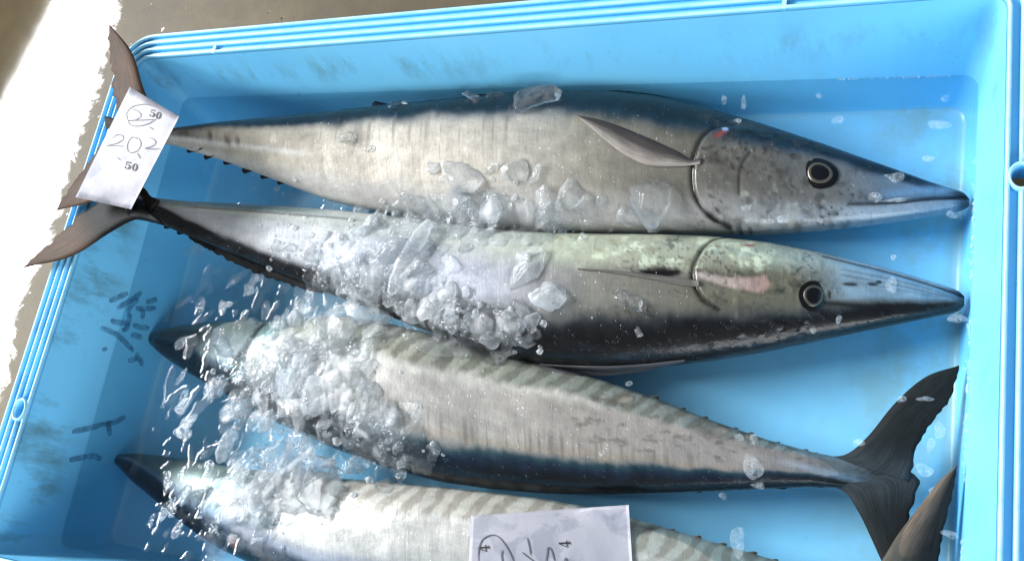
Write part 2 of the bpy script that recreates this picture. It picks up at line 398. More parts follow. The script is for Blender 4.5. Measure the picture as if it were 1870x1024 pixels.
# handle / drain rings moulded in the rim
def rim_hole(px, py, rx, ry, depth, name):
    c = at(px, py, HR+.001); V = []; F = []; n = 40
    prof = [(1.30, -.0062), (1.30, .0006), (1.22, .0022), (1.08, .0022), (1.0, .0004), (.97, -.004), (.93, -depth)]
    for (k, dz) in prof:
        for j in range(n):
            a = 2*math.pi*j/n; V.append((c.x+rx*k*math.cos(a), c.y+ry*k*math.sin(a), HR+dz))
    for i in range(len(prof)-1):
        for j in range(n): F.append((i*n+j, i*n+(j+1) % n, (i+1)*n+(j+1) % n, (i+1)*n+j))
    o = mesh_obj(name, V, F, M_rim); child(o, crate)
    # cut the well through the rim
    me = bpy.data.meshes.new('cutter'); bm = bmesh.new()
    bmesh.ops.create_cone(bm, cap_ends=True, segments=40, radius1=1, radius2=1, depth=1)
    bmesh.ops.transform(bm, matrix=Matrix.Translation((c.x, c.y, HR)) @ Matrix.Diagonal((rx*1.12, ry*1.12, .2, 1)), verts=bm.verts)
    bm.to_mesh(me); bm.free()
    return bpy.data.objects.new('cutter', me)
def apply_bool(target, cutter):
    if cutter.name not in C.objects: C.objects.link(cutter)
    md = target.modifiers.new('b', 'BOOLEAN'); md.operation = 'DIFFERENCE'; md.solver = 'EXACT'; md.object = cutter
    dg = bpy.context.evaluated_depsgraph_get(); me = bpy.data.meshes.new_from_object(target.evaluated_get(dg))
    target.modifiers.clear(); old = target.data; target.data = me; bpy.data.meshes.remove(old)
for args in ((35, 747, .0090, .0122, .028, 'handle_ring'), (1866, 320, .0086, .0112, .028, 'handle_ring')):
    cut = rim_hole(*args)
    for tgt in [rim]+rim_ridges: apply_bool(tgt, cut)
    bpy.data.objects.remove(cut, do_unlink=True)
# little cross ribs between the rim ridges
def rib(px, py, horizontal=True):
    c = at(px, py, HR); V = []; F = []
    w, l = (.0022, .0058) if horizontal else (.0058, .0022)
    for dz in (-.0064, -.0004):
        for sx, sy in ((-1, -1), (1, -1), (1, 1), (-1, 1)): V.append((c.x+sx*w, c.y+sy*l, HR+dz))
    F = [(0, 1, 5, 4), (1, 2, 6, 5), (2, 3, 7, 6), (3, 0, 4, 7), (4, 5, 6, 7)]
    o = mesh_obj('cross_rib', V, F, M_rim, smooth=False); child(o, crate)
for px, py in ((1432, 7), (390, 90)): rib(px, py)

# faded marker characters on the left wall
def wall_left_pt(px, py, lift):
    d = CM @ Vector(((px-935)/FPX, -(py-512)/FPX, -1.0))
    # plane x = -TX*z
    nrm = Vector((1, 0, TX)); t = -(nrm.dot(CAM))/nrm.dot(d)
    return CAM+d*t+nrm.normalized()*lift
def ribbon(pts3, nrm, width, taper=.6):
    """flat stroke along pts3, nrm = surface normal; returns verts, faces"""
    V = []; F = []; n = len(pts3)
    for i, p in enumerate(pts3):
        t = (Vector(pts3[min(i+1, n-1)])-Vector(pts3[max(i-1, 0)])).normalized()
        s = nrm.cross(t).normalized()*width*.5
        e = min(i, n-1-i)/(n-1)*2; k = taper+(1-taper)*min(1, e*3)
        V += [Vector(p)+s*k, Vector(p)-s*k]
        if i: F.append((2*i-2, 2*i-1, 2*i+1, 2*i))
    return V, F
strokes_px = [
    [(199, 550), (215, 543), (233, 535)], [(213, 563), (232, 552), (250, 540), (258, 533)], [(232, 570), (240, 556), (252, 545)],
    [(266, 551), (276, 550), (286, 545)], [(247, 562), (262, 564), (284, 562)], [(258, 562), (260, 574), (259, 582)],
    [(202, 583), (208, 588), (220, 589), (236, 590)], [(222, 603), (230, 600), (236, 582), (234, 570)], [(241, 593), (256, 597), (272, 599)],
    [(183, 598), (205, 607), (217, 614), (231, 628), (243, 641)], [(238, 612), (248, 613), (259, 617)], [(190, 634), (191, 641)],
    [(233, 658), (246, 655), (252, 643)], [(246, 650), (256, 658), (259, 668)],
    [(131, 788), (150, 784), (175, 778), (190, 773)], [(196, 768), (199, 785), (200, 795)], [(186, 776), (210, 770), (228, 760)],
    [(126, 840), (143, 836), (158, 833)], [(158, 833), (172, 832), (184, 838)],
]
nl = Vector((1, 0, TX)).normalized()
for i0, i1, lab in ((0, 14, 'faded dark characters on the inner left wall'), (14, 17, 'faded upper dark strokes low on the left wall'), (17, 19, 'faded lowest dark stroke on the left wall')):
    Vs = []; Fs = []
    for st in strokes_px[i0:i1]:
        p3 = [wall_left_pt(px, py, .0009) for px, py in catmull(st, 14)]
        v, f = ribbon(p3, nl, .0082); b0 = len(Vs); Vs += v; Fs += [tuple(i+b0 for i in q) for q in f]
    mk = mesh_obj('marker_writing', Vs, Fs, M_marker); child(mk, crate); mk['label'] = lab

# ------------------------------------------------------------------ fish
ALLV = []; ALLF = []                                   # for the height queries
def add_bvh(V, F):
    b0 = len(ALLV); ALLV.extend([Vector(v) for v in V]); ALLF.extend([tuple(i+b0 for i in f) for f in F])

def build_fish(name, label, st, dorsal_up, paint, relief, thick, root_px, seed):
    """st: rows (photo x, upper outline y, lower outline y, spine height)"""
    st = np.array(sorted(st), float); n = 620
    xs = np.linspace(st[0, 0], st[-1, 0], n)
    # denser rings at the ends
    xs = st[0, 0]+(st[-1, 0]-st[0, 0])*(.5-.5*np.cos(np.pi*np.linspace(0, 1, n)))*.35+(xs-st[0, 0])*.65
    def itp(col):
        y = np.interp(xs, st[:, 0], col); k = 13; w = np.hanning(k+2)[1:-1]; w /= w.sum()
        yp = np.concatenate([2*y[0]-y[k:0:-1], y, 2*y[-1]-y[-2:-k-2:-1]])
        for _ in range(3): yp = np.convolve(yp, w, 'same')
        return yp[k:-k]
    yu, yl, zc = itp(st[:, 1]), itp(st[:, 2]), itp(st[:, 3])
    th = np.interp(xs, thick[0], thick[1])
    nt_, nb = 84, 26
    ang = np.concatenate([np.linspace(0, np.pi, nt_), np.linspace(np.pi, 2*np.pi, nb+2)[1:-1]]); m = len(ang)
    V = np.zeros((n, m, 3)); PX = np.repeat(xs[:, None], m, 1); Q = np.repeat(((1-np.cos(ang))/2)[None], n, 0)
    arc = 0; U = np.zeros((n, m, 2)); prev = None
    for i in range(n):
        a = np.array(at(xs[i], yu[i], zc[i])); b = np.array(at(xs[i], yl[i], zc[i]))
        c = (a+b)/2; h = (a-b)/2; hl = np.linalg.norm(h)
        if prev is not None: arc += np.linalg.norm(c-prev)
        prev = c
        t = th[i]*hl
        s_ = np.sin(ang); zz = np.sign(s_)*np.abs(s_)**.88*t
        zz = np.where(zz < 0, zz*.92, zz)
        V[i] = c[None]+np.cos(ang)[:, None]*h[None]; V[i, :, 2] += zz
        U[i, :, 0] = arc; U[i, :, 1] = ang*hl*.8
    top = np.zeros((n, m), bool); top[:, :nt_] = True
    # relief along +z mostly (upper side)
    dz = relief(PX, Q)*np.where(top, np.sin(np.minimum(ang, np.pi))[None]**.5, 0)
    dz = dz+(fbm(PX/60, Q*3, seed, 3)*.0013+fbm(PX/150, Q*1.6, seed+5, 2)*.0030)*np.where(top, np.sin(np.minimum(ang, np.pi))[None], 0)
    V[:, :, 2] += dz
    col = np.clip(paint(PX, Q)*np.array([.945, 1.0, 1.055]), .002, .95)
    F = []
    for i in range(n-1):
        for j in range(m): F.append((i*m+j, i*m+(j+1) % m, (i+1)*m+(j+1) % m, (i+1)*m+j))
    VV = V.reshape(-1, 3).tolist()
    for e, r in ((0, 0), (1, n-1)):
        VV.append(V[r].mean(0).tolist()); k = len(VV)-1
        for j in range(m):
            F.append((k, r*m+(j+1) % m, r*m+j) if e == 0 else (k, r*m+j, r*m+(j+1) % m))
    colf = np.vstack([col.reshape(-1, 3), col[0].mean(0), col[-1].mean(0)])
    uvf = np.vstack([U.reshape(-1, 2), U[0, 0], U[-1, 0]]); uvf[:, 0] += seed*3.7
    root = thing(name, label, 'fish', at(*root_px))
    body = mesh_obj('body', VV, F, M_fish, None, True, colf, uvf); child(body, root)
    add_bvh(VV, F)
    return root, (xs, yu, yl, zc)

def qc(PX, xs, v): return np.interp(PX, xs, v)
def lerp3(PX, xs, cols):
    c = np.array([S(*k) for k in cols]); return np.stack([np.interp(PX, xs, c[:, i]) for i in range(3)], -1)
def mx(a, b, f): return a*(1-f[..., None])+np.asarray(b)*f[..., None]
def seg_dist(PX, Y, pts):
    """distance (photo units) from body-surface coordinates to a polyline"""
    d = np.full(PX.shape, 1e9)
    for (x0, y0), (x1, y1) in zip(pts[:-1], pts[1:]):
        ex, ey = x1-x0, y1-y0; t = np.clip(((PX-x0)*ex+(Y-y0)*ey)/(ex*ex+ey*ey+1e-9), 0, 1)
        d = np.minimum(d, np.hypot(PX-x0-t*ex, Y-y0-t*ey))
    return d

# ---- fish 1: top, head right, dark back uppermost
F1 = [(1770, 363, 376, .050), (1764, 353, 383, .050), (1740, 346, 388, .050), (1700, 334, 394, .050), (1650, 316, 402, .050), (1600, 299, 409, .050), (1500, 264, 420, .051), (1400, 232, 427, .053),
      (1300, 203, 428, .054), (1200, 180, 426, .057), (1100, 171, 426, .060), (1000, 172, 425, .062), (900, 179, 418, .064), (800, 188, 404, .067), (700, 197, 388, .072),
      (600, 208, 366, .084), (500, 217, 328, .106), (450, 221, 309, .121), (400, 225, 291, .139), (350, 231, 276, .160), (320, 235, 266, .173), (285, 238, 260, .186)]
f1x = np.array(sorted(F1))
def Y1(PX, Q): u = np.interp(PX, f1x[:, 0], f1x[:, 1]); l = np.interp(PX, f1x[:, 0], f1x[:, 2]); return u+(l-u)*Q
OP1 = catmull([(1350, 252), (1318, 262), (1296, 285), (1284, 320), (1280, 362), (1288, 392), (1312, 414), (1340, 424)], 30)
PO1 = catmull([(1378, 305), (1366, 325), (1360, 345), (1358, 378)], 12)
MO1 = catmull([(1552, 386), (1600, 383), (1650, 377), (1700, 370), (1775, 364)], 16)
def paint1(PX, Q):
    w = fbm(PX/55, Q*5, 1)*.055+vn(PX/9, Q*7, 2)*.012; q = Q+w; Y = Y1(PX, Q)
    bw = qc(PX, [285, 330, 420, 600, 800, 1000, 1200, 1350, 1500, 1650, 1770], [.34, .24, .21, .20, .20, .19, .25, .23, .19, .23, .34])
    flank = lerp3(PX, [300, 500, 800, 1000, 1100, 1250, 1400, 1520, 1620, 1770],
                  [(120, 112, 100), (172, 162, 146), (182, 172, 158), (156, 149, 138), (130, 124, 112), (100, 95, 86), (92, 88, 82), (98, 97, 94), (92, 106, 118), (74, 94, 114)])
    col = flank
    belly = lerp3(PX, [300, 600, 1000, 1300, 1600, 1770], [(150, 146, 140), (176, 172, 168), (168, 164, 160), (150, 146, 142), (150, 160, 168), (90, 110, 130)])
    col = mx(col, belly, sst(.70, .92, q)*.75)
    # olive-gold band behind the gill, above the pectoral fin
    col = mx(col, S(128, 114, 72), np.exp(-((q-.24)/.10)**2)*sst(1040, 1090, PX)*(1-sst(1270, 1330, PX))*.7)
    col = mx(col, S(24, 38, 52), (1-sst(bw*.95, bw*1.75, q)))
    col = mx(col, S(6, 9, 12), (1-sst(bw*.75, bw*1.30, q)))
    # tail-side lateral keel with its white highlight painted on, plus drip-like dark marks
    k = np.exp(-((Y-(258+(PX-330)*.17))/5)**2)*(1-sst(560, 620, PX))
    col = mx(col, S(215, 210, 204), k*.55)
    dr = np.exp(-((Y-(247+(PX-330)*.20)+6*vn(PX/7, PX*0, 5))/9)**2)*sst(.1, .5, vn(PX/11, Q*0, 6)+.25)*sst(320, 350, PX)*(1-sst(450, 490, PX))
    col = mx(col, S(70, 60, 52), dr*.75)
    # head mottling
    hm = sst(.05, .55, fbm(PX/22, Y/16, 9))*sst(1270, 1300, PX)*(1-sst(1560, 1640, PX))
    col = mx(col, S(54, 51, 48), hm*.62)
    col = mx(col, S(150, 150, 138), sst(.25, .6, fbm(PX/26, Y/14, 21))*sst(1290, 1320, PX)*(1-sst(1470, 1560, PX))*sst(.55, .8, Q)*.7)
    # lower jaw pale stripe, blue upper jaw
    d = seg_dist(PX, Y, MO1)
    below = sst(0, 14, Y-np.interp(PX, MO1[:, 0], MO1[:, 1]))*sst(1520, 1570, PX)
    col = mx(col, S(148, 160, 172), below*.6*(1-sst(1730, 1760, PX)))
    col = mx(col, S(96, 128, 156), np.exp(-((Y-(np.interp(PX, MO1[:, 0], MO1[:, 1])-14))/9)**2)*sst(1590, 1640, PX)*(1-sst(1720, 1760, PX))*.8)
    col = mx(col, S(26, 32, 40), np.exp(-(d/3.2)**2)*.85)
    col = mx(col, S(14, 18, 22), sst(1736, 1766, PX)*.85)
    # gill slit
    d = seg_dist(PX+3, Y, OP1); col = mx(col, S(8, 8, 8), np.clip(np.exp(-(d/4.2)**2)*(1.0+.25*vn(PX/14, Y/14, 35)), 0, 1))
    col = mx(col, S(34, 32, 30), sst(.35, .6, vn(PX/5, Y/4.5, 36))*sst(.1, .5, fbm(PX/40, Y/30, 37)+.25)*sst(1250, 1300, PX)*(1-sst(1540, 1620, PX))*.7)
    d = seg_dist(PX, Y, PO1); col = mx(col, S(30, 28, 26), np.exp(-(d/2.6)**2)*.8)
    # red scrape
    e = np.hypot((PX-1326)/13, (Y-274+(PX-1326)*.5)/6.5); col = mx(col, S(150, 70, 60), (1-sst(.3, 1.3, e))*.8)
    e = np.hypot((PX-1334)/6, (Y-263)/5); col = mx(col, S(150, 170, 196), (1-sst(.6, 1.2, e)))
    # faint vertical creases of the flank
    cr = sst(.45, .75, vn(PX/4.5, Q*2.2, 31))*sst(540, 640, PX)*(1-sst(980, 1040, PX))*(1-sst(.42, .6, Q))*sst(.15, .25, Q)
    col = mx(col, S(110, 102, 94), cr*.45)
    return col
def relief1(PX, Q):
    Y = Y1(PX, Q); d = seg_dist(PX, Y, OP1)
    e1_ = PX-np.interp(Y, OP1[:, 1], OP1[:, 0]); inside = sst(-2, 4, e1_)*(1-sst(1300, 1460, PX))*sst(250, 262, Y)
    r = .0042*inside-.0022*np.exp(-((e1_+4)/4)**2)*sst(250, 262, Y)*(1-sst(418, 426, Y))+.0012*sst(.0, .5, fbm(PX/16, Y/12, 33))*sst(1290, 1320, PX)*(1-sst(1480, 1560, PX))
    r = r-.0045*sst(1540, 1680, PX)*np.exp(-(seg_dist(PX, Y, MO1)/4)**2)-.0008*np.exp(-(seg_dist(PX, Y, PO1)/4)**2)
    r = r+.0022*np.exp(-((Y-(258+(PX-330)*.17))/7)**2)*(1-sst(480, 600, PX))
    return r
T1 = ([285, 350, 450, 600, 800, 1100, 1300, 1500, 1650, 1770], [.80, .62, .52, .50, .50, .50, .52, .52, .58, .75])
fish1, O1 = build_fish('wahoo_fish', 'large silver fish beside the far long wall, head right, dark back uppermost', F1, True, paint1, relief1, T1, (1000, 300, 0), 1)

# ---- fish 2: head right, dark back lowermost
F2 = [(1761, 541, 558, .049), (1757, 533, 567, .049), (1730, 524, 573, .049), (1700, 515, 579, .049), (1650, 500, 589, .049), (1600, 486, 599, .049), (1500, 463, 620, .050), (1400, 445, 641, .053),
      (1300, 434, 658, .054), (1200, 431, 669, .057), (1100, 430, 674, .060), (1000, 428, 668, .062), (900, 421, 646, .064), (800, 408, 612, .066), (700, 394, 574, .070),
      (600, 384, 536, .078), (500, 377, 497, .093), (450, 374, 476, .105), (400, 371, 455, .120), (350, 369, 434, .140), (300, 364, 412, .163), (262, 358, 402, .184), (240, 355, 400, .190)]
f2x = np.array(sorted(F2))
def Y2(PX, Q): u = np.interp(PX, f2x[:, 0], f2x[:, 1]); l = np.interp(PX, f2x[:, 0], f2x[:, 2]); return u+(l-u)*Q
OP2 = catmull([(1335, 440), (1308, 455), (1290, 485), (1280, 518), (1287, 548), (1302, 570), (1325, 584)], 30)
PO2 = catmull([(1378, 452), (1366, 470), (1360, 490), (1362, 505)], 12)
MO2 = catmull([(1505, 478), (1560, 490), (1620, 503), (1690, 522), (1765, 545)], 16)
CH2 = [(1279, 519), (1298, 516), (1330, 525), (1380, 523), (1409, 519), (1419, 540), (1402, 558), (1350, 551), (1310, 541), (1286, 532)]
def inside_poly(PX, Y, poly):
    r = np.zeros(PX.shape, bool); n = len(poly)
    for i in range(n):
        x0, y0 = poly[i]; x1, y1 = poly[(i+1) % n]
        c = ((y0 > Y) != (y1 > Y)) & (PX < (x1-x0)*(Y-y0)/(y1-y0+1e-9)+x0); r ^= c
    return r
def paint2(PX, Q):
    w = fbm(PX/55, Q*5, 11)*.05+vn(PX/9, Q*7, 12)*.012; q = Q+w; Y = Y2(PX, Q)
    be = qc(PX, [240, 290, 350, 420, 500, 600, 700, 850, 1000, 1150, 1300, 1420, 1520, 1650, 1761], [.12, .26, .58, .72, .76, .77, .76, .73, .69, .69, .70, .71, .69, .65, .62])
    flank = lerp3(PX, [260, 400, 520, 700, 900, 1000, 1100, 1250, 1350, 1450, 1560, 1680, 1761],
                  [(84, 82, 78), (176, 174, 172), (192, 191, 192), (184, 184, 188), (164, 164, 172), (140, 138, 138), (120, 117, 108), (104, 100, 90), (98, 94, 80), (100, 97, 82), (108, 118, 122), (100, 124, 140), (54, 70, 86)])
    col = flank
    belly = lerp3(PX, [260, 400, 600, 900, 1050, 1250, 1350, 1500, 1600, 1761], [(140, 138, 128), (168, 168, 154), (186, 188, 180), (190, 190, 180), (182, 184, 160), (168, 170, 150), (168, 172, 150), (140, 150, 146), (120, 146, 164), (70, 90, 110)])
    col = mx(col, belly, (1-sst(.20, .42, q))*.85)
    col = mx(col, S(120, 142, 138), np.exp(-((q-.10)/.06)**2)*(1-sst(560, 640, PX))*sst(360, 420, PX)*.8)
    # fine dark lateral line on the tail side
    col = mx(col, S(96, 92, 90), np.exp(-((Y-(388+(PX-380)*.095))/2.2)**2)*(1-sst(640, 700, PX))*sst(330, 380, PX)*.75)
    # iridescent pale blotches by the gill cover
    ir = sst(.10, .5, fbm(PX/20, Y/13, 15))*sst(1020, 1060, PX)*(1-sst(1400, 1440, PX))*(1-sst(.28, .42, Q))
    col = mx(col, S(206, 214, 186), ir*.75)
    col = mx(col, S(132, 122, 76), sst(.2, .6, fbm(PX/24, Y/10, 16))*sst(1000, 1040, PX)*(1-sst(1240, 1300, PX))*(1-sst(.2, .4, Q))*.4)
    mot = sst(.05, .5, fbm(PX/26, Y/16, 17))*sst(1240, 1300, PX)*(1-sst(1480, 1540, PX))*sst(.3, .45, Q)
    col = mx(col, S(58, 56, 46), mot*.65)
    tr = sst(be-.14, be+.02, q); col = mx(col, S(80, 79, 74), tr*(.30+.45*sst(600, 900, PX)))
    col = mx(col, S(22, 32, 40), sst(be-.05, be+.09, q))
    col = mx(col, S(6, 8, 11), sst(be+.0, be+.12, q)); col = mx(col, S(34, 44, 54), sst(.1, .6, fbm(PX/60, Y/12, 79))*sst(be+.1, be+.2, q)*.6)
    # bony light-blue snout
    sn = sst(1500, 1560, PX)*(1-sst(be-.1, be-.02, Q))
    col = mx(col, S(128, 156, 172), sn*(.35+.35*sst(-.2, .4, fbm(PX/24, Y/9, 18)))*(1-sst(1720, 1755, PX)))
    d = seg_dist(PX, Y, MO2); col = mx(col, S(24, 30, 36), np.exp(-(d/2.6)**2)*.85)
    for yo, cc in ((14, (70, 92, 108)), (26, (58, 78, 96)), (36, (86, 110, 128))):
        d = seg_dist(PX, Y+0*PX, [(1540, 492+yo*.9), (1640, 511+yo*.75), (1740, 540+yo*.35)]); col = mx(col, S(*cc), np.exp(-(d/2.0)**2)*.55)
    ln = seg_dist(PX, Y, [(1508, 566), (1600, 570), (1762, 563)]); col = mx(col, S(10, 12, 14), np.exp(-(ln/5)**2)*.9)
    col = mx(col, S(14, 18, 22), sst(1738, 1758, PX)*.8)
    for (ex, ey, rx, ry) in ((1555, 532, 15, 4), (1595, 530, 10, 4), (1606, 526, 6, 4), (1518, 552, 4, 8)):
        e = np.hypot((PX-ex)/rx, (Y-ey)/ry); col = mx(col, S(28, 30, 32), (1-sst(.6, 1.2, e))*.9)
    # pink scraped cheek with a dark outline
    ins = inside_poly(PX, Y, CH2)
    e = seg_dist(PX, Y, CH2+[CH2[0]])
    pk = np.where(ins, sst(-2, 9, e), 0.0)*(.75+.25*fbm(PX/12, Y/8, 77))
    pink = lerp3(PX, [1280, 1340, 1390, 1420], [(196, 178, 170), (188, 168, 160), (184, 148, 142), (166, 132, 124)])
    col = mx(col, pink, np.clip(pk, 0, 1)*.85); col = mx(col, S(52, 48, 42), np.exp(-(e/2.2)**2)*sst(1285, 1300, PX)*(.35+.3*vn(PX/10, Y/10, 78)))
    d = seg_dist(PX+3, Y, OP2); col = mx(col, S(8, 8, 8), np.clip(np.exp(-(d/4.2)**2)*(1.0+.25*vn(PX/14, Y/14, 38)), 0, 1))
    col = mx(col, S(38, 36, 30), sst(.35, .6, vn(PX/5, Y/4.5, 39))*sst(.1, .5, fbm(PX/40, Y/30, 40)+.2)*sst(1100, 1180, PX)*(1-sst(1500, 1560, PX))*.6)
    d = seg_dist(PX, Y, PO2); col = mx(col, S(210, 214, 190), np.exp(-(d/3.6)**2)*.6)
    e = np.hypot((PX-1374)/12, (Y-462)/4); col = mx(col, S(120, 50, 40), (1-sst(.5, 1.2, e))*.8)
    e = np.hypot((PX-1222)/42, (Y-519)/8.5); col = mx(col, S(6, 6, 7), (1-sst(.7, 1.1, e)))
    return col
def relief2(PX, Q):
    Y = Y2(PX, Q); d = seg_dist(PX, Y, OP2)
    e2_ = PX-np.interp(Y, OP2[:, 1], OP2[:, 0]); w2_ = sst(438, 450, Y)*(1-sst(576, 592, Y)); inside = sst(-2, 4, e2_)*(1-sst(1300, 1460, PX))*w2_
    r = .0040*inside-.0022*np.exp(-((e2_+4)/4)**2)*w2_-.0040*sst(1500, 1640, PX)*np.exp(-(seg_dist(PX, Y, MO2)/4)**2)+.0012*sst(.0, .5, fbm(PX/16, Y/12, 34))*sst(1290, 1320, PX)*(1-sst(1480, 1560, PX))
    r = r-.004*(1-sst(.5, 1.2, np.hypot((PX-1222)/42, (Y-519)/9)))
    r = r+.0018*np.exp(-((Y-(386+(PX-380)*.095))/7)**2)*(1-sst(600, 700, PX))
    return r
T2 = ([240, 300, 420, 600, 800, 1100, 1300, 1500, 1650, 1761], [.62, .56, .52, .52, .52, .50, .52, .54, .60, .75])
fish2, O2 = build_fish('wahoo_fish', 'silver fish second from the far wall, head right, with a pink scraped cheek', F2, False, paint2, relief2, T2, (1000, 550, 0), 2)

# ---- fish 3: head left under water, tail right
F3 = [(276, 608, 630, .028), (300, 600, 652, .030), (350, 592, 684, .034), (400, 588, 712, .038), (450, 587, 740, .043), (500, 588, 768, .047), (600, 580, 815, .052), (700, 588, 852, .055), (800, 613, 879, .055),
      (900, 646, 893, .053), (1000, 668, 901, .053), (1100, 694, 903, .052), (1200, 728, 901, .051), (1300, 767, 897, .050), (1400, 802, 892, .049), (1480, 824, 889, .047), (1540, 836, 890, .045), (1600, 850, 892, .043), (1640, 866, 888, .042)]
f3x = np.array(sorted(F3))
def Y3(PX, Q): u = np.interp(PX, f3x[:, 0], f3x[:, 1]); l = np.interp(PX, f3x[:, 0], f3x[:, 2]); return u+(l-u)*Q
OP3 = catmull([(497, 600), (480, 630), (462, 660), (452, 690)], 16)
def bars(PX, Y, slope, pitch, seed, sharp=.25):
    ph = (PX+(Y)*slope)/pitch+fbm(PX/90, Y/60, seed)*.6
    return sst(-sharp, sharp+.15, np.sin(ph*2*np.pi)+fbm(PX/14, Y/14, seed+3)*.75)
def paint3(PX, Q):
    w = fbm(PX/55, Q*5, 41)*.045+vn(PX/9, Q*7, 42)*.014; q = Q+w; Y = Y3(PX, Q)
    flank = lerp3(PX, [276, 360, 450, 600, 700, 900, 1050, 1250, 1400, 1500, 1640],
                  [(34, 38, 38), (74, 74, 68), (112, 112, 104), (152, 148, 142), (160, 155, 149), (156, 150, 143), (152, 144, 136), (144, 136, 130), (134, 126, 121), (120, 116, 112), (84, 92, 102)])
    col = flank
    vb = qc(PX, [276, 600, 800, 1000, 1200, 1400, 1640], [.2, .24, .28, .235, .25, .22, .10])
    strip = lerp3(PX, [276, 400, 600, 800, 1000, 1200, 1400, 1640], [(40, 46, 46), (120, 122, 104), (160, 158, 140), (152, 152, 138), (138, 142, 130), (128, 132, 126), (118, 128, 126), (110, 128, 136)])
    sm = 1-sst(vb-.05, vb+.02, q)
    col = mx(col, strip, sm)
    bz = bars(PX, Y, .75, 43, 43)*sm*sst(640, 720, PX)*(1-sst(1420, 1500, PX))
    col = mx(col, S(84, 82, 72), bz*.55)
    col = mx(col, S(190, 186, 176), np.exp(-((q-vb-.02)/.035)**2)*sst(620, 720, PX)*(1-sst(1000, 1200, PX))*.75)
    # scuffs with dark halo towards the tail
    sf = sst(.15, .5, fbm(PX/24, Y/9, 47))*sst(1020, 1080, PX)*(1-sst(1480, 1540, PX))*(1-sst(.55, .68, Q))*sst(.1, .2, Q)
    col = mx(col, S(84, 76, 70), sf*.6)
    for (ex, ey, rx, ry) in ((1148, 738, 20, 12), (1310, 790, 26, 14), (1375, 800, 18, 9)):
        e = np.hypot((PX-ex)/rx, (Y-ey)/ry)+fbm(PX/11, Y/8, int(ex))*.55; col = mx(col, S(84, 76, 66), (1-sst(.6, 1.6, e))*.55); col = mx(col, S(150, 142, 132), (1-sst(.3, .8, e))*.6)
    de = qc(PX, [276, 350, 450, 600, 700, 800, 1000, 1200, 1350, 1450, 1540, 1640], [.30, .46, .60, .68, .74, .75, .745, .735, .72, .66, .60, .70])
    col = mx(col, S(132, 112, 76), np.exp(-((q-de+.05)/.035)**2)*sst(640, 720, PX)*(1-sst(1250, 1400, PX))*.28)
    col = mx(col, S(34, 62, 70), sst(de-.05, de+.04, q))
    col = mx(col, S(14, 30, 48), sst(de+.0, de+.10, q)); col = mx(col, S(7, 11, 15), sst(de+.06, de+.18, q))
    vstr = sst(.25, .65, vn(PX/5, Q*1.5, 52))*sst(.50, .64, Q)*(1-sst(de-.03, de+.02, q))*sst(660, 720, PX)*(1-sst(1250, 1350, PX))
    col = mx(col, S(108, 98, 88), vstr*.55)
    d = seg_dist(PX, Y, OP3); col = mx(col, S(14, 14, 12), np.exp(-(d/3.4)**2)*.95)
    col = mx(col, S(170, 196, 186), np.exp(-(np.hypot((PX-515)/22, (Y-622)/18))**2)*.6)
    col = mx(col, S(150, 160, 172), np.exp(-((Y-(840+(PX-1400)*.22))/6)**2)*sst(1380, 1480, PX)*.55)     # tail keel
    col = mx(col, S(34, 33, 33), sst(1545, 1625, PX+18*vn(PX/9, Y/5, 83))*.92)
    return col
def relief3(PX, Q):
    Y = Y3(PX, Q)
    r = -.0026*np.exp(-(seg_dist(PX, Y, OP3)/4)**2)+.0026*np.exp(-((Y-(842+(PX-1400)*.20))/8)**2)*sst(1400, 1500, PX)
    r = r+.0016*bars(PX, Y, .75, 43, 43)*(1-sst(.18, .30, Q))*sst(640, 720, PX)*(1-sst(1420, 1500, PX))*-.6
    return r
T3 = ([276, 400, 600, 800, 1100, 1300, 1480, 1640], [.62, .50, .50, .50, .46, .50, .62, .22])
fish3, O3 = build_fish('wahoo_fish', 'silver fish third from the far wall, dark forked tail at right', F3, False, paint3, relief3, T3, (900, 760, 0), 3)

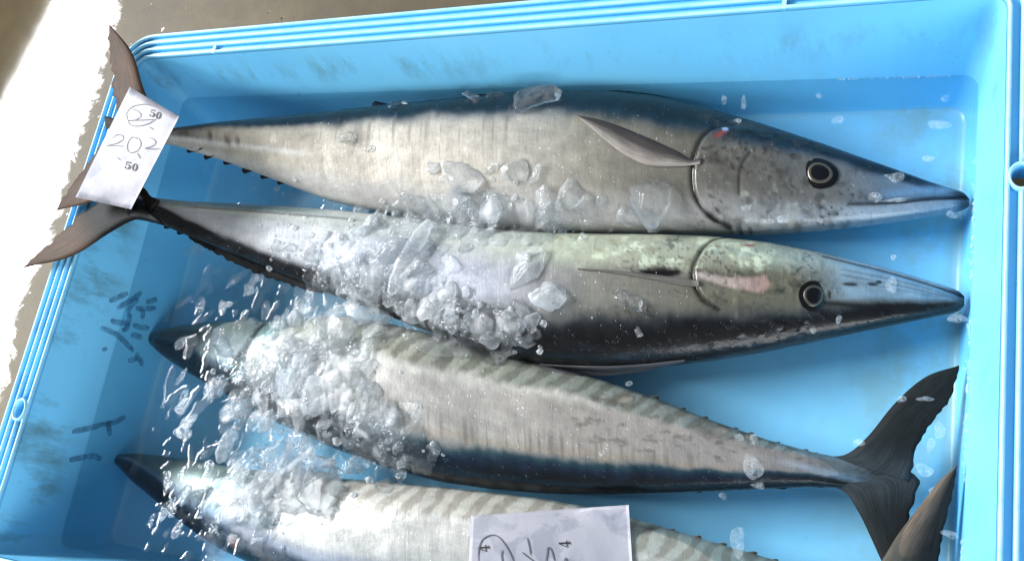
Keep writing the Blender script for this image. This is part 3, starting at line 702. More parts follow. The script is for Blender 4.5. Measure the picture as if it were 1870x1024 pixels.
# ---- fish 4: nearest, head left, partly out of the frame
F4 = [(213, 831, 848, .028), (240, 826, 876, .030), (300, 832, 925, .034), (350, 840, 966, .038), (400, 848, 1000, .043), (500, 862, 1048, .049), (600, 871, 1080, .053), (700, 879, 1102, .055), (800, 888, 1116, .055),
      (900, 899, 1124, .054), (1000, 911, 1128, .052), (1100, 930, 1130, .049), (1200, 958, 1132, .045), (1300, 988, 1132, .041), (1400, 1017, 1131, .038), (1500, 1046, 1126, .036), (1570, 1064, 1118, .035), (1640, 1082, 1112, .034)]
f4x = np.array(sorted(F4))
def Y4(PX, Q): u = np.interp(PX, f4x[:, 0], f4x[:, 1]); l = np.interp(PX, f4x[:, 0], f4x[:, 2]); return u+(l-u)*Q
OP4 = catmull([(408, 898), (396, 918), (384, 940), (370, 955)], 12)
def paint4(PX, Q):
    w = fbm(PX/55, Q*5, 61)*.045+vn(PX/9, Q*7, 62)*.014; q = Q+w; Y = Y4(PX, Q)
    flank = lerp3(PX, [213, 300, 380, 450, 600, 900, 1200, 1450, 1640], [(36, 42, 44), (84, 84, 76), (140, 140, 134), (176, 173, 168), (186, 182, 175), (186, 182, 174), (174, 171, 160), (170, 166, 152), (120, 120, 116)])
    col = flank
    vb = qc(PX, [213, 420, 600, 800, 1000, 1200, 1500], [.35, .34, .28, .26, .26, .34, .45])
    strip = lerp3(PX, [213, 380, 600, 900, 1200, 1640], [(24, 30, 30), (134, 138, 124), (178, 174, 166), (180, 176, 164), (170, 172, 162), (120, 124, 116)])
    sm = 1-sst(vb-.05, vb+.02, q); col = mx(col, strip, sm)
    bz = bars(PX, Y, .55, 41, 63)*(1-sst(vb+.02, vb+.08, q))*sst(600, 660, PX)*(1-sst(1480, 1560, PX))
    col = mx(col, S(118, 110, 98), bz*.55)
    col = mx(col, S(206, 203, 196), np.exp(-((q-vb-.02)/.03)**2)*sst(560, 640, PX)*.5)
    de = qc(PX, [213, 280, 350, 450, 600, 1640], [.20, .36, .56, .66, .74, .74])
    col = mx(col, S(120, 128, 150), sst(de-.14, de-.02, q)*.6)
    col = mx(col, S(22, 40, 58), sst(de-.02, de+.08, q)); col = mx(col, S(10, 15, 20), sst(de+.08, de+.2, q))
    d = seg_dist(PX, Y, OP4); col = mx(col, S(14, 14, 12), np.exp(-(d/3.2)**2)*.95)
    e = np.hypot((PX-446)/11, (Y-992)/12); col = mx(col, S(150, 84, 74), (1-sst(.5, 1.2, e))*.7)
    return col
def relief4(PX, Q):
    Y = Y4(PX, Q); return -.0026*np.exp(-(seg_dist(PX, Y, OP4)/4)**2)
T4 = ([213, 400, 600, 800, 1100, 1300, 1500, 1640], [.62, .50, .50, .50, .46, .46, .55, .7])
fish4, O4 = build_fish('wahoo_fish', 'pale barred fish nearest the camera, lying under the lower paper tag', F4, False, paint4, relief4, T4, (900, 1000, 0), 4)
BVH = BVHTree.FromPolygons(ALLV, ALLF)
def top_z(x, y, default=None):
    h = BVH.ray_cast(Vector((x, y, .6)), Vector((0, 0, -1)))
    return h[0].z if h[0] is not None else default
def on_fish(px, py, lift=0.0, z0=.09):
    """where the pixel's ray meets the fish (else height z0)"""
    d = (CM @ Vector(((px-935)/FPX, -(py-512)/FPX, -1.0))).normalized()
    h = BVH.ray_cast(CAM, d)
    if h[0] is None: return at(px, py, z0+lift), Vector((0, 0, 1)), False
    return h[0]+h[1]*lift, h[1], True

# ------------------------------------------------------------------ fins
def loft_fin(lead, trail, zfn, thick, colfn, n=46, m=14, ragged=0.0, seed=0):
    """sheet between a leading and a trailing edge (photo points), lens-shaped section; returns verts, faces, colours, uv"""
    A = catmull(lead, n); B = catmull(trail, n); rs = np.random.RandomState(seed)
    V = []; F = []; K = []; UV = []
    jag = np.convolve(rs.rand(n+8)-.5, np.ones(2)/2, 'same')[:n]*2*ragged
    for side in (1, -1):
        for i in range(n):
            for j in range(m):
                s = j/(m-1); p = A[i]*(1-s)+B[i]*s
                if ragged: p = p+(B[i]-A[i])/(np.linalg.norm(B[i]-A[i])+1e-6)*jag[i]*sst(.7, 1, s)
                t = thick*(.12+.88*math.sin(math.pi*min(.5, s**.6*.9+.05)) if s < .4 else thick*0+.12+.88*math.cos((s-.4)/.6*math.pi/2)) if False else thick*(.10+.90*math.sin(math.pi*s**.55))*(1-.7*i/(n-1))
                z = zfn(i/(n-1), s)
                q = at(p[0], p[1], z); V.append((q.x, q.y, z+side*t*.5)); K.append(colfn(i/(n-1), s)); UV.append((i/(n-1)*1.0+seed, s+seed*.37))
    o = n*m
    for i in range(n-1):
        for j in range(m-1):
            a = i*m+j; F.append((a, a+1, a+m+1, a+m)); F.append((o+a, o+a+m, o+a+m+1, o+a+1))
    for i in range(n-1):
        for j in (0, m-1):
            a = i*m+j; b_ = a+m; F.append((a, b_, o+b_, o+a) if j == 0 else (a, o+a, o+b_, b_))
    for i in (0, n-1):
        for j in range(m-1):
            a = i*m+j; F.append((a, o+a, o+a+1, a+1) if i == 0 else (a, a+1, o+a+1, o+a))
    return V, F, K, UV
def fin_obj(name, parts, root, bvh=False):
    V = []; F = []; K = []; UV = []
    for v, f, k, u in parts:
        b0 = len(V); V += v; F += [tuple(i+b0 for i in q) for q in f]; K += k; UV += u
    o = mesh_obj(name, V, F, M_fin, None, True, np.array(K), np.array(UV)); child(o, root)
    return o
brown = S(80, 60, 47); dkb = S(32, 28, 25); blk = S(16, 17, 18)
c_tail1 = lambda t, s: brown*(1-.35*s)*(1-.1*t)*(.35+.65*float(sst(0.0, .35, t)))+dkb*.1
# caudal fin of fish 1 (over the left rim)
zt1 = lambda t, s: .194+.012*t
up = loft_fin([(302, 236), (281, 205), (262, 162), (240, 95), (199, 44)], [(262, 262), (222, 226), (212, 190), (204, 130), (198.5, 45)], zt1, .010, c_tail1, ragged=5, seed=1)
lo = loft_fin([(296, 262), (262, 296), (222, 332), (172, 366), (104, 384)], [(262, 250), (222, 246), (186, 266), (150, 310), (103, 383)], lambda t, s: .193+.004*t, .010, c_tail1, ragged=4, seed=2)
mid = loft_fin([(300, 232), (262, 232), (230, 222), (192, 212)], [(300, 264), (262, 262), (230, 248), (194, 236)], lambda t, s: .1945, .012, lambda t, s: dkb, ragged=5, seed=3)
fin_obj('caudal_fin', [up, lo, mid], fish1)
# caudal fin of fish 2; shaded root and sunlit brown outer part painted in
c_tail2 = lambda t, s: blk*(1-float(sst(.40, .62, t)))+S(74, 58, 47)*float(sst(.40, .62, t))
lo = loft_fin([(300, 411), (262, 401), (238, 404), (200, 425), (130, 468), (44, 488)], [(258, 372), (228, 372), (190, 368), (156, 384), (115, 422), (43, 487)], lambda t, s: .1905+.006*t, .011, c_tail2, ragged=4, seed=4)
up2 = loft_fin([(292, 366), (275, 358), (264, 344), (240, 330), (212, 300)], [(262, 398), (236, 385), (222, 365), (208, 340), (204, 304)], lambda t, s: .186+.0*t, .006, lambda t, s: dkb, seed=5)
fin_obj('caudal_fin', [lo, up2], fish2)
# caudal fin of fish 3 (flat on the crate floor at right)
c_tail3 = lambda t, s: S(40, 38, 36)*(1-.4*s)+S(70, 72, 76)*.5*float(sst(.35, 0, t))
up = loft_fin([(1505, 832), (1545, 829), (1585, 796), (1635, 735), (1690, 688), (1751, 667)], [(1660, 880), (1668, 852), (1672, 818), (1700, 772), (1734, 728), (1752, 668)], lambda t, s: .045+.004*t, .010, c_tail3, ragged=3, seed=6)
lo = loft_fin([(1500, 886), (1540, 896), (1568, 935), (1590, 980), (1612, 1028), (1640, 1080), (1668, 1120)], [(1662, 858), (1678, 882), (1664, 930), (1654, 975), (1655, 1020), (1660, 1070), (1669, 1121)], lambda t, s: .044+.0*t, .010, c_tail3, ragged=4, seed=7)
fin_obj('caudal_fin', [up, lo], fish3)
# caudal fin of fish 4: upper lobe leaning on the right wall
c_tail4 = lambda t, s: S(92, 78, 66)*float(sst(.75, .1, s))+S(26, 27, 27)
up = loft_fin([(1560, 1066), (1600, 1036), (1640, 975), (1682, 920), (1715, 878), (1748, 849)], [(1690, 1105), (1705, 1060), (1716, 1010), (1727, 950), (1739, 900), (1748.5, 850)], lambda t, s: .044+.012*t, .010, c_tail4, ragged=2, seed=8)
lo = loft_fin([(1560, 1110), (1600, 1130), (1630, 1165)], [(1690, 1100), (1680, 1130), (1650, 1166)], lambda t, s: .040, .010, c_tail4, seed=9)
fin_obj('caudal_fin', [up, lo], fish4)

def skin_fin(name, lead, trail, root, colfn, thick, lift, seed, ragged=0, n=40):
    """fin lying on the fish's side: follows the body surface"""
    def z_of(i, s): return 0
    A = catmull(lead, n); B = catmull(trail, n); m = 10; V = []; F = []; K = []; UV = []
    Z = np.zeros((n, m)); P = np.zeros((n, m, 2))
    for i in range(n):
        for j in range(m):
            s = j/(m-1); P[i, j] = A[i]*(1-s)+B[i]*s
            Z[i, j] = on_fish(P[i, j][0], P[i, j][1], 0, lift if lift > .02 else .06)[0].z
    for _ in range(2):
        Zp = np.pad(Z, 1, mode='edge'); Z = np.maximum(Z, (Zp[:-2, 1:-1]+Zp[2:, 1:-1]+Zp[1:-1, :-2]+Zp[1:-1, 2:])/4)
    for side in (1, -1):
        for i in range(n):
            for j in range(m):
                s = j/(m-1); t = thick*(.15+.85*math.sin(math.pi*s**.6))*(1-.55*i/(n-1))
                z = Z[i, j]+.0008+t*(.8 if side > 0 else -.3)
                q = at(P[i, j][0], P[i, j][1], z); V.append(tuple(q)); K.append(colfn(i/(n-1), s)); UV.append((i/(n-1)+seed, s+seed*.3))
    o_ = n*m
    for i in range(n-1):
        for j in range(m-1):
            a = i*m+j; F.append((a, a+1, a+m+1, a+m)); F.append((o_+a, o_+a+m, o_+a+m+1, o_+a+1))
        for j in (0, m-1):
            a = i*m+j; b_ = a+m; F.append((a, b_, o_+b_, o_+a) if j == 0 else (a, o_+a, o_+b_, b_))
    return fin_obj(name, [(V, F, K, UV)], root)
skin_fin('pectoral_fin', [(1280, 288), (1262, 291), (1228, 272), (1150, 238), (1100, 220), (1054, 211)], [(1278, 300), (1240, 304), (1188, 303), (1145, 285), (1105, 256), (1055, 213)], fish1,
         lambda t, s: S(58, 54, 54)*(1-s*.2)*(1-t*.2)+S(136, 130, 124)*.85*float(sst(.25, .9, s)), .0022, .02, 11)
skin_fin('pectoral_fin', [(1276, 512), (1240, 507), (1180, 499), (1110, 493), (1054, 490)], [(1276, 524), (1240, 520), (1190, 510), (1120, 499), (1055, 492)], fish2,
         lambda t, s: S(96, 94, 90)*(1-.2*t), .0030, .02, 12)
skin_fin('dorsal_fin', [(985, 664), (1040, 667), (1110, 668), (1180, 664), (1250, 656)], [(985, 672), (1035, 682), (1085, 686), (1160, 680), (1250, 660)], fish2,
         lambda t, s: S(92, 90, 94), .003, .045, 13)
# low folded dorsal fins along the dark backs
def back_fin(root, pts, zs, height_px, sgn, col, seed, name='dorsal_fin'):
    A = catmull(pts, 60); B = A.copy(); rs = np.random.RandomState(seed)
    h = height_px*np.sin(np.pi*np.linspace(0.02, .98, 60))**.5*(1+.5*(rs.rand(60)-.5)); B[:, 1] += sgn*h
    zz = np.interp(np.linspace(0, 1, 60), np.linspace(0, 1, len(zs)), zs)
    A[:, 1] -= sgn*6
    return fin_obj(name, [loft_fin(A.tolist(), B.tolist(), lambda t, s: float(np.interp(t, np.linspace(0, 1, 60), zz)), .006, lambda t, s: col, n=60, m=6, seed=seed)], root)
back_fin(fish1, [(700, 196), (800, 188), (900, 178), (1000, 172), (1100, 171), (1200, 180), (1300, 203)], [.075, .07, .066, .062, .06, .058, .055], 7, -1, S(22, 24, 28), 21)
back_fin(fish2, [(345, 432), (400, 455), (450, 477), (500, 498), (550, 517), (590, 532)], [.143, .12, .107, .094, .085, .08], 13, 1, S(14, 16, 18), 22)
# finlets: small triangles on either edge of the tail stock
def finlet(root, x, y, ln, ht, z, dirx, col, seed):
    """dirx: +1 points to the tail on the right, -1 on the left; ht < 0 up in the photo"""
    p = [(x-dirx*ln*.6, y-ht*.2), (x-dirx*ln*.1, y+ht*.45), (x+dirx*ln*.38, y+ht*.75), (x+dirx*ln*.52, y+ht*.45), (x+dirx*ln*.5, y-ht*.35)]
    V = []; th = .0022
    for dz in (th, -th):
        for k, (a, b_) in enumerate(p):
            f = (1, .6, .15, .5, 1)[k]; q = at(a, b_, z+dz*f); V.append(tuple(q))
    F = [(0, 1, 2, 3, 4), (9, 8, 7, 6, 5)]+[(i, i+5, (i+1) % 5+5, (i+1) % 5) for i in range(5)]
    o = mesh_obj('finlet', V, F, M_fin, None, True, np.tile(col, (10, 1)), np.array([(seed*.1, i*.1) for i in range(10)])); child(o, root)
rnd = random.Random(4)
def edge_finlets(root, O, xs, upper, ln, ht, dirx, col):
    X, yu, yl, zc = O
    for k, x in enumerate(xs):
        x += rnd.uniform(-8, 8)
        y = np.interp(x, X, yu if upper else yl); z = np.interp(x, X, zc)
        finlet(root, x, y+(4.5 if upper else -4.5), ln*rnd.uniform(.75, 1.2), (-ht if upper else ht)*rnd.uniform(.6, 1.15), z, dirx, col, k)
edge_finlets(fish1, O1, [365, 402, 440, 478, 515, 552, 590, 628, 662], True, 30, 7, -1, S(12, 14, 17))
finlet(fish1, 702, 197, 44, -17, .075, -1, S(12, 13, 16), 3)
edge_finlets(fish1, O1, [352, 384, 416, 450, 484, 518], False, 28, 13, -1, S(30, 30, 32))
edge_finlets(fish2, O2, [318, 345, 372, 402], False, 28, 8, -1, S(12, 13, 14))
edge_finlets(fish3, O3, [1130, 1178, 1225, 1272, 1320, 1366, 1410, 1450, 1486], False, 42, 7, 1, S(12, 14, 18))
edge_finlets(fish3, O3, [1185, 1232, 1280, 1325, 1370, 1412, 1452, 1488], True, 34, 7, 1, S(124, 104, 84))
edge_finlets(fish4, O4, [1215, 1265, 1315, 1362, 1408], True, 36, 7, 1, S(140, 118, 92))

# eyes
def eye(root, px, py, r_px, seed):
    p, n, hit = on_fish(px, py); n = (n+Vector((0, 0, .6))).normalized()
    q = n.to_track_quat('Z', 'Y'); dist = (p-CAM).length; k = dist/FPX
    def dome(name, r0, r1, h0, h1, mat, parent, nn=28, mm=7):
        V = []; F = []
        for i in range(mm+1):
            t = i/mm; r = (r0+(r1-r0)*t)*k; hh = h0+(h1-h0)*math.sin(t*math.pi/2)
            for j in range(nn):
                a = 2*math.pi*j/nn; rr = r*(1+.05*math.sin(2*a+seed)+.03*math.sin(3*a+seed*2)); V.append(p+q @ Vector((rr*math.cos(a)*1.04, rr*math.sin(a), hh)))
        for i in range(mm):
            for j in range(nn): F.append((i*nn+j, i*nn+(j+1) % nn, (i+1)*nn+(j+1) % nn, (i+1)*nn+j))
        F.append(tuple(mm*nn+j for j in range(nn)))
        o = mesh_obj(name, V, F, mat)
        if parent.type == 'EMPTY': child(o, parent)
        else:
            o.parent = parent; o.matrix_parent_inverse = parent.matrix_world.inverted() if False else Matrix.Identity(4)
        return o
    e = dome('eye', r_px, r_px*.55, .0002, .0018, M_eye, root)
    i_ = dome('iris', r_px*.70, r_px*.60, .0014, .0024, M_iris, e); p_ = dome('pupil', r_px*.60, .5, .0021, .0034, M_pupil, e)
    return e
eye(fish1, 1497, 317, 29, 1); eye(fish2, 1485, 540, 26, 2)

# ------------------------------------------------------------------ water
def build_water():
    # grid: fine where ice chips ruffle it (left), coarse right
    x0, x1 = -TX*.083, L+TX*.055; y0, y1 = -TY*.065, W+TY*.075
    dx = .0016
    xs = np.concatenate([np.arange(x0, .50, dx), np.linspace(.50, x1, 90)]); ys = np.arange(y0, y1+dx, dx)
    X, Yg = np.meshgrid(xs, ys, indexing='ij'); Hh = np.zeros_like(X)
    rs = np.random.RandomState(12)
    # melting chips and droplets lying in the surface film
    Film = np.zeros_like(X)
    def stamp(cx, cy, a, b_, th, h, edge, wob):
        rr = max(a, b_)*1.7
        i0, i1 = np.searchsorted(xs, [cx-rr, cx+rr]); j0, j1 = np.searchsorted(ys, [cy-rr, cy+rr])
        if i1-i0 < 2 or j1-j0 < 2: return
        xx = X[i0:i1, j0:j1]-cx; yy = Yg[i0:i1, j0:j1]-cy; c, s = math.cos(th), math.sin(th)
        u = (xx*c+yy*s)/a; v = (-xx*s+yy*c)/b_; ph = np.arctan2(v, u); r = np.hypot(u, v)
        lim = 1+wob*(np.sin(2*ph+cx*900)*.5+np.sin(3*ph+cy*700)*.35+np.sin(5*ph+cx*400)*.2)
        e = edge/min(a, b_)
        kk = sst(0, 1, (lim-r)/e+.5); Hh[i0:i1, j0:j1] = np.maximum(Hh[i0:i1, j0:j1], h*kk)
        Film[i0:i1, j0:j1] = np.maximum(Film[i0:i1, j0:j1], kk*(.05+.22*((cx*7919) % 1)))
    n = 0
    while n < 460:
        px = rs.uniform(215, 760); py = rs.uniform(300, 1040)
        # density: strongest in the ruffled band left of the heap
        lim = np.interp(py, [300, 400, 600, 830, 1040], [420, 330, 330, 235, 235])
        den = sst(lim, lim+70, px)*(1-sst(600, 760, px))
        if py < 400: den *= .8
        if rs.rand() > den: continue
        c = at(px, py, .083); sz = rs.choice([.0016, .0024, .0035, .006, .011], p=[.20, .26, .26, .18, .10])*rs.uniform(.8, 1.3)
        stamp(c.x, c.y, sz*rs.uniform(1.0, 2.6), sz*rs.uniform(.6, 1.0), R(rs.normal(62, 28)), rs.uniform(.0003, .0009), .0030, .6)
        n += 1
    # right side: few tiny bubbles / film lines
    Z = np.zeros_like(X)+zwat(X, Yg)+Hh+(fbm(X*30, Yg*30, 71, 3)*.00045+fbm((X*.86+Yg*.5)*90, (Yg*.86-X*.5)*42, 73, 3)*.00032*sst(.03, .12, X))*(1-sst(.35, .6, X))
    nx, ny = X.shape; idx = np.arange(nx*ny).reshape(nx, ny)
    V = np.stack([X, Yg, Z], -1).reshape(-1, 3)
    Fq = np.stack([idx[:-1, :-1], idx[1:, :-1], idx[1:, 1:], idx[:-1, 1:]], -1).reshape(-1, 4)
    me = bpy.data.meshes.new('water'); me.vertices.add(len(V)); me.vertices.foreach_set('co', V.ravel().astype(np.float32))
    me.loops.add(Fq.size); me.loops.foreach_set('vertex_index', Fq.ravel().astype(np.int32))
    me.polygons.add(len(Fq)); me.polygons.foreach_set('loop_start', (np.arange(len(Fq))*4).astype(np.int32))
    me.update(calc_edges=True); me.polygons.foreach_set('use_smooth', [True]*len(Fq)); me.materials.append(M_water)
    ca = me.color_attributes.new('Col', 'FLOAT_COLOR', 'POINT'); ca.data.foreach_set('color', np.repeat(Film.reshape(-1, 1), 4, 1).astype(np.float32).ravel())
    o = bpy.data.objects.new('water', me); C.objects.link(o)
    tag(o, 'clear melt water standing in the blue crate, rippled at left', None, kind='structure')
build_water()

# ------------------------------------------------------------------ paper tags
def paper(corners, zfun, label, n=26, m=16):
    """corners: TL, TR, BR, BL in the photo (bilinear); real sheet with thickness"""
    c = np.array(corners, float); V = []; F = []
    for side in (0, 1):
        for i in range(n):
            for j in range(m):
                u, v = i/(n-1), j/(m-1)
                p = (c[0]*(1-u)+c[1]*u)*(1-v)+(c[3]*(1-u)+c[2]*u)*v
                z = zfun(u, v, p)-side*.0005; q = at(p[0], p[1], zfun(u, v, p)); V.append((q.x, q.y, z))
    o_ = n*m
    for i in range(n-1):
        for j in range(m-1):
            a = i*m+j; F.append((a, a+m, a+m+1, a+1)); F.append((o_+a, o_+a+1, o_+a+m+1, o_+a+m))
    for i in range(n-1):
        for j in (0, m-1):
            a = i*m+j; b_ = a+m; F.append((a, o_+a, o_+b_, b_))
    for j in range(m-1):
        for i in (0, n-1):
            a = i*m+j; F.append((a, a+1, o_+a+1, o_+a))
    root = thing('paper_tag', label, 'paper tag', V[0])
    s = mesh_obj('paper_sheet', V, F, M_paper); child(s, root)
    return root, c
def pencil_strokes(root, strokes, zfun_px, width_px, mat, name, pen=None):
    V = []; F = []
    for st in strokes:
        pts = catmull(st, max(8, 5*len(st)))
        P3 = [at(x, y, zfun_px(x, y)+.0007) for x, y in pts]
        k = (P3[0]-CAM).length/FPX
        v, f = ribbon(P3, Vector((0, 0, 1)), width_px*k, .45); b0 = len(V); V += v; F += [tuple(i+b0 for i in q) for q in f]
    o = mesh_obj(name, V, F, mat); child(o, root); return o
def glyph(root, ch, org, ux, uy, zfun_px):
    """bold old-style printed numeral built of thick and thin strokes; org = lower-left, ux / uy = glyph axes in the photo"""
    org, ux, uy = map(np.array, (org, ux, uy))
    if ch == '0':
        A = [(.5+.40*math.cos(t), .5+.50*math.sin(t)) for t in np.linspace(0, 2*math.pi, 29)]
        B = [(.5+.15*math.cos(t), .5+.44*math.sin(t)) for t in np.linspace(0, 2*math.pi, 29)]
        strips = [(A, B)]
    elif ch == '5':
        strips = [([(.16, 1.0), (.88, 1.0)], [(.18, .82), (.80, .82)]), ([(.16, 1.0), (.12, .48)], [(.24, 1.0), (.19, .52)])]
        A = [(.12, .50), (.30, .62), (.52, .66), (.78, .58), (.93, .38), (.86, .13), (.62, 0), (.32, 0), (.10, .12)]
        B = [(.16, .48), (.32, .56), (.48, .58), (.58, .50), (.64, .34), (.60, .14), (.48, .05), (.34, .06), (.24, .20)]
        strips.append((catmull(A, 24).tolist(), catmull(B, 24).tolist()))
        strips.append(([(.10, .12), (.10, .24), (.20, .30)], [(.26, .12), (.30, .18), (.26, .28)]))
    else:
        strips = [([(.52, 1.0), (.52, 0)], [(.74, 1.0), (.74, 0)]), ([(.52, 1.0), (.05, .34)], [(.56, .90), (.14, .34)]), ([(.05, .34), (.98, .34)], [(.05, .25), (.98, .25)]), ([(.38, .06), (.90, .06)], [(.38, 0), (.90, 0)])]
    V = []; F = []
    for kk, (A, B) in enumerate(strips):
        b0 = len(V)
        for a, b_ in zip(A, B):
            for (gx, gy) in (a, b_):
                p = org+ux*gx+uy*gy; V.append(tuple(at(p[0], p[1], zfun_px(p[0], p[1])+.0006+kk*.00006)))
        for i in range(len(A)-1): F.append((b0+2*i, b0+2*i+1, b0+2*i+3, b0+2*i+2))
    o = mesh_obj('printed_numeral', V, F, M_ink, smooth=False); child(o, root); return o
# tag 1 on the two tails
def zt(u, v, p): return .2085+.012*v**3*(1-.5*u)+.004*math.sin(u*3.1)*(1-v)+.0036*math.sin(v*8+u*3)*(.3+.7*v)+.010*max(0, v-.8)*math.sin(u*6)
TG1 = [(237, 159), (327, 213), (239, 382), (138, 360)]
tag1, c1 = paper(TG1, zt, 'wet white paper tag numbered 50 with 202 pencilled, on the tails at left')
def inv_bilin(c, x, y):
    u = v = .5
    for _ in range(8):
        p = (c[0]*(1-u)+c[1]*u)*(1-v)+(c[3]*(1-u)+c[2]*u)*v
        du = (c[1]-c[0])*(1-v)+(c[2]-c[3])*v; dv = (c[3]-c[0])*(1-u)+(c[2]-c[1])*u
        M = np.array([du, dv]).T; d = np.linalg.solve(M, np.array([x, y])-p); u += d[0]; v += d[1]
    return u, v
zp1 = lambda x, y: zt(*inv_bilin(c1, x, y), None)
glyph(tag1, '5', (270.5, 211.5), (11, 3.6), (4.2, -13.0), zp1); glyph(tag1, '0', (281.5, 215.5), (11, 3.6), (4.2, -13.0), zp1)
glyph(tag1, '5', (225.5, 307), (12.5, 3.2), (3.6, -13.2), zp1); glyph(tag1, '0', (238, 310.5), (12.5, 3.2), (3.6, -13.2), zp1)
e1 = [(262+30*math.cos(t)-4, 211+20*math.sin(t)) for t in np.linspace(.9, 2*math.pi+.2, 22)]
pencil_strokes(tag1, [[(240, 199), (252, 203), (257, 212), (246, 219), (233, 220), (262, 219), (284, 218)], [(233, 220), (231, 207), (240, 196), (256, 191), (275, 191), (290, 197)], [(233, 220), (238, 228), (252, 230), (270, 226), (286, 216)], [(272, 232), (280, 236)],
    [(204, 252), (214, 246), (224, 248), (224, 255), (212, 262), (194, 266), (210, 266), (226, 267)], [(250, 253), (240, 251), (233, 262), (233, 274), (240, 279), (252, 274), (257, 262), (253, 253), (246, 251)],
    [(272, 251), (280, 254), (284, 260), (278, 267), (264, 271), (280, 272), (294, 272)], [(250, 279), (253, 284), (256, 289)], [(213, 287), (219, 292)]], zp1, 1.5, M_pencil, 'pencil_writing')
# tag 2 on the nearest fish
def ztag2():
    n, m = 26, 16; Zs = np.zeros((n, m)); c = np.array([(860, 941), (1148, 921), (1158, 1078), (853, 1088)], float)
    for i in range(n):
        for j in range(m):
            u, v = i/(n-1), j/(m-1); p = (c[0]*(1-u)+c[1]*u)*(1-v)+(c[3]*(1-u)+c[2]*u)*v
            Zs[i, j] = on_fish(p[0], p[1], 0, .075)[0].z
    sm = Zs.copy()
    for _ in range(8):
        P = np.pad(sm, 1, mode='edge'); sm = np.maximum((P[:-2, 1:-1]+P[2:, 1:-1]+P[1:-1, :-2]+P[1:-1, 2:])/4, Zs)
    sm += .0022
    def f(u, v, p=None):
        x = min(max(u, 0), 1)*(n-1); y = min(max(v, 0), 1)*(m-1); i, j = min(int(x), n-2), min(int(y), m-2); a, b_ = x-i, y-j
        z = (sm[i, j]*(1-a)+sm[i+1, j]*a)*(1-b_)+(sm[i, j+1]*(1-a)+sm[i+1, j+1]*a)*b_
        return z+.0012*math.sin(u*34)*max(0, v-.35)*(1-abs(u-.45))
    return c, f
c2, z2 = ztag2()
tag2, _ = paper([tuple(k) for k in c2], z2, 'white paper tag numbered 4 lying on the nearest fish at the bottom edge', n=44, m=22)
zp2 = lambda x, y: z2(*inv_bilin(c2, x, y))
glyph(tag2, '4', (893.5, 1006.5), (-1.0, -13), (-20, .8), zp2); glyph(tag2, '4', (1041.5, 998.5), (-1.0, -13), (-20.5, .8), zp2)
pencil_strokes(tag2, [[(873, 1026), (874, 1004), (880, 986), (894, 977), (908, 978), (920, 990), (932, 1010), (940, 1030)], [(917, 1003), (916, 1014), (918, 1028)], [(962, 980), (966, 995), (969, 1013)], [(953, 1007), (964, 1016), (978, 1026)],
    [(996, 1028), (999, 1010), (1001, 999), (1007, 1004), (1013, 1026)], [(1030, 1028), (1033, 1018), (1036, 1030)]], zp2, 2.2, M_pencil, 'pencil_writing')

# ------------------------------------------------------------------ ice
def ice_mesh(seed, sub=3, cuts=9, soft=.12, name='ice'):
    """lump of melting ice: rounded polyhedron, unit size"""
    rs = np.random.RandomState(seed); bm = bmesh.new(); bmesh.ops.create_icosphere(bm, subdivisions=sub, radius=1.0)
    pl = []
    for _ in range(cuts):
        v = rs.normal(size=3); v /= np.linalg.norm(v); pl.append((v, rs.uniform(.45, .85)))
    for vv in bm.verts:
        p = np.array(vv.co)
        for nrm, d in pl:
            k = p@nrm-d
            if k > 0: p = p-nrm*(k-soft*.15*k)
        p = p*(1+.10*math.sin(p[0]*4.3+seed)+.08*math.sin(p[1]*5.7+seed*2)*math.cos(p[2]*4+seed)+.05*math.sin(p[0]*11+p[1]*9+seed))
        vv.co = p
    me = bpy.data.meshes.new(name); bm.to_mesh(me); bm.free()
    me.polygons.foreach_set('use_smooth', [True]*len(me.polygons))
    if seed % 3 == 0: me.set_sharp_from_angle(angle=R(24))
    return me
LIB = {}
def lib(kind, k):
    key = (kind, k)
    if key not in LIB:
        me = ice_mesh(100+k, 3, 7+k % 5); me.materials.append({'c': M_ice, 'w': M_icew, 'd': M_iced, 'C': M_wet, 'W': M_wetw}[kind]); LIB[key] = me
    return LIB[key]
rng = random.Random(77)
def ice_at(px, py, w, h, rot, kind, k, label, group=None, thick=.55, lift=.35, tilt=8, wz=None, sub=None):
    """w, h: extent in photo pixels along / across; rot: direction of the long side in the photo (deg, 0 = right, 90 = up)"""
    d = (CM @ Vector(((px-935)/FPX, -(py-512)/FPX, -1.0))).normalized()
    p, nrm, hit = on_fish(px, py, 0, .08)
    zw_ = zwat(p.x, p.y)
    if wz is not None: p = at(px, py, wz); nrm = Vector((0, 0, 1))
    elif not hit or p.z < zw_-.004:
        p = at(px, py, zw_); p = at(px, py, zwat(p.x, p.y)-.001); nrm = Vector((0, 0, 1))
    s = (p-CAM).length/FPX
    a, b_ = w*.5*s, h*.5*s; c_ = min(a, b_)*thick
    o = bpy.data.objects.new('ice_piece', lib(kind, k)); C.objects.link(o)
    nn = (nrm*.7+Vector((0, 0, 1))).normalized()
    o.location = p+nn*c_*lift
    q = nn.to_track_quat('Z', 'Y').to_matrix()
    # photo direction -> crate plane
    v = at(px+math.cos(R(rot))*10, py-math.sin(R(rot))*10, p.z)-at(px, py, p.z); ang = math.atan2(v.y, v.x)
    base = Matrix.Rotation(R(rng.uniform(-tilt, tilt)), 3, 'X') @ Matrix.Rotation(R(rng.uniform(-tilt, tilt)), 3, 'Y')
    yaw = Matrix.Rotation(ang, 3, 'Z'); tiltm = Vector((0, 0, 1)).rotation_difference(nn).to_matrix()
    o.rotation_euler = (tiltm @ yaw @ base).to_euler()
    o.scale = (a*1.18, b_*1.18, c_*1.18)
    tag(o, label, 'ice', group); return o
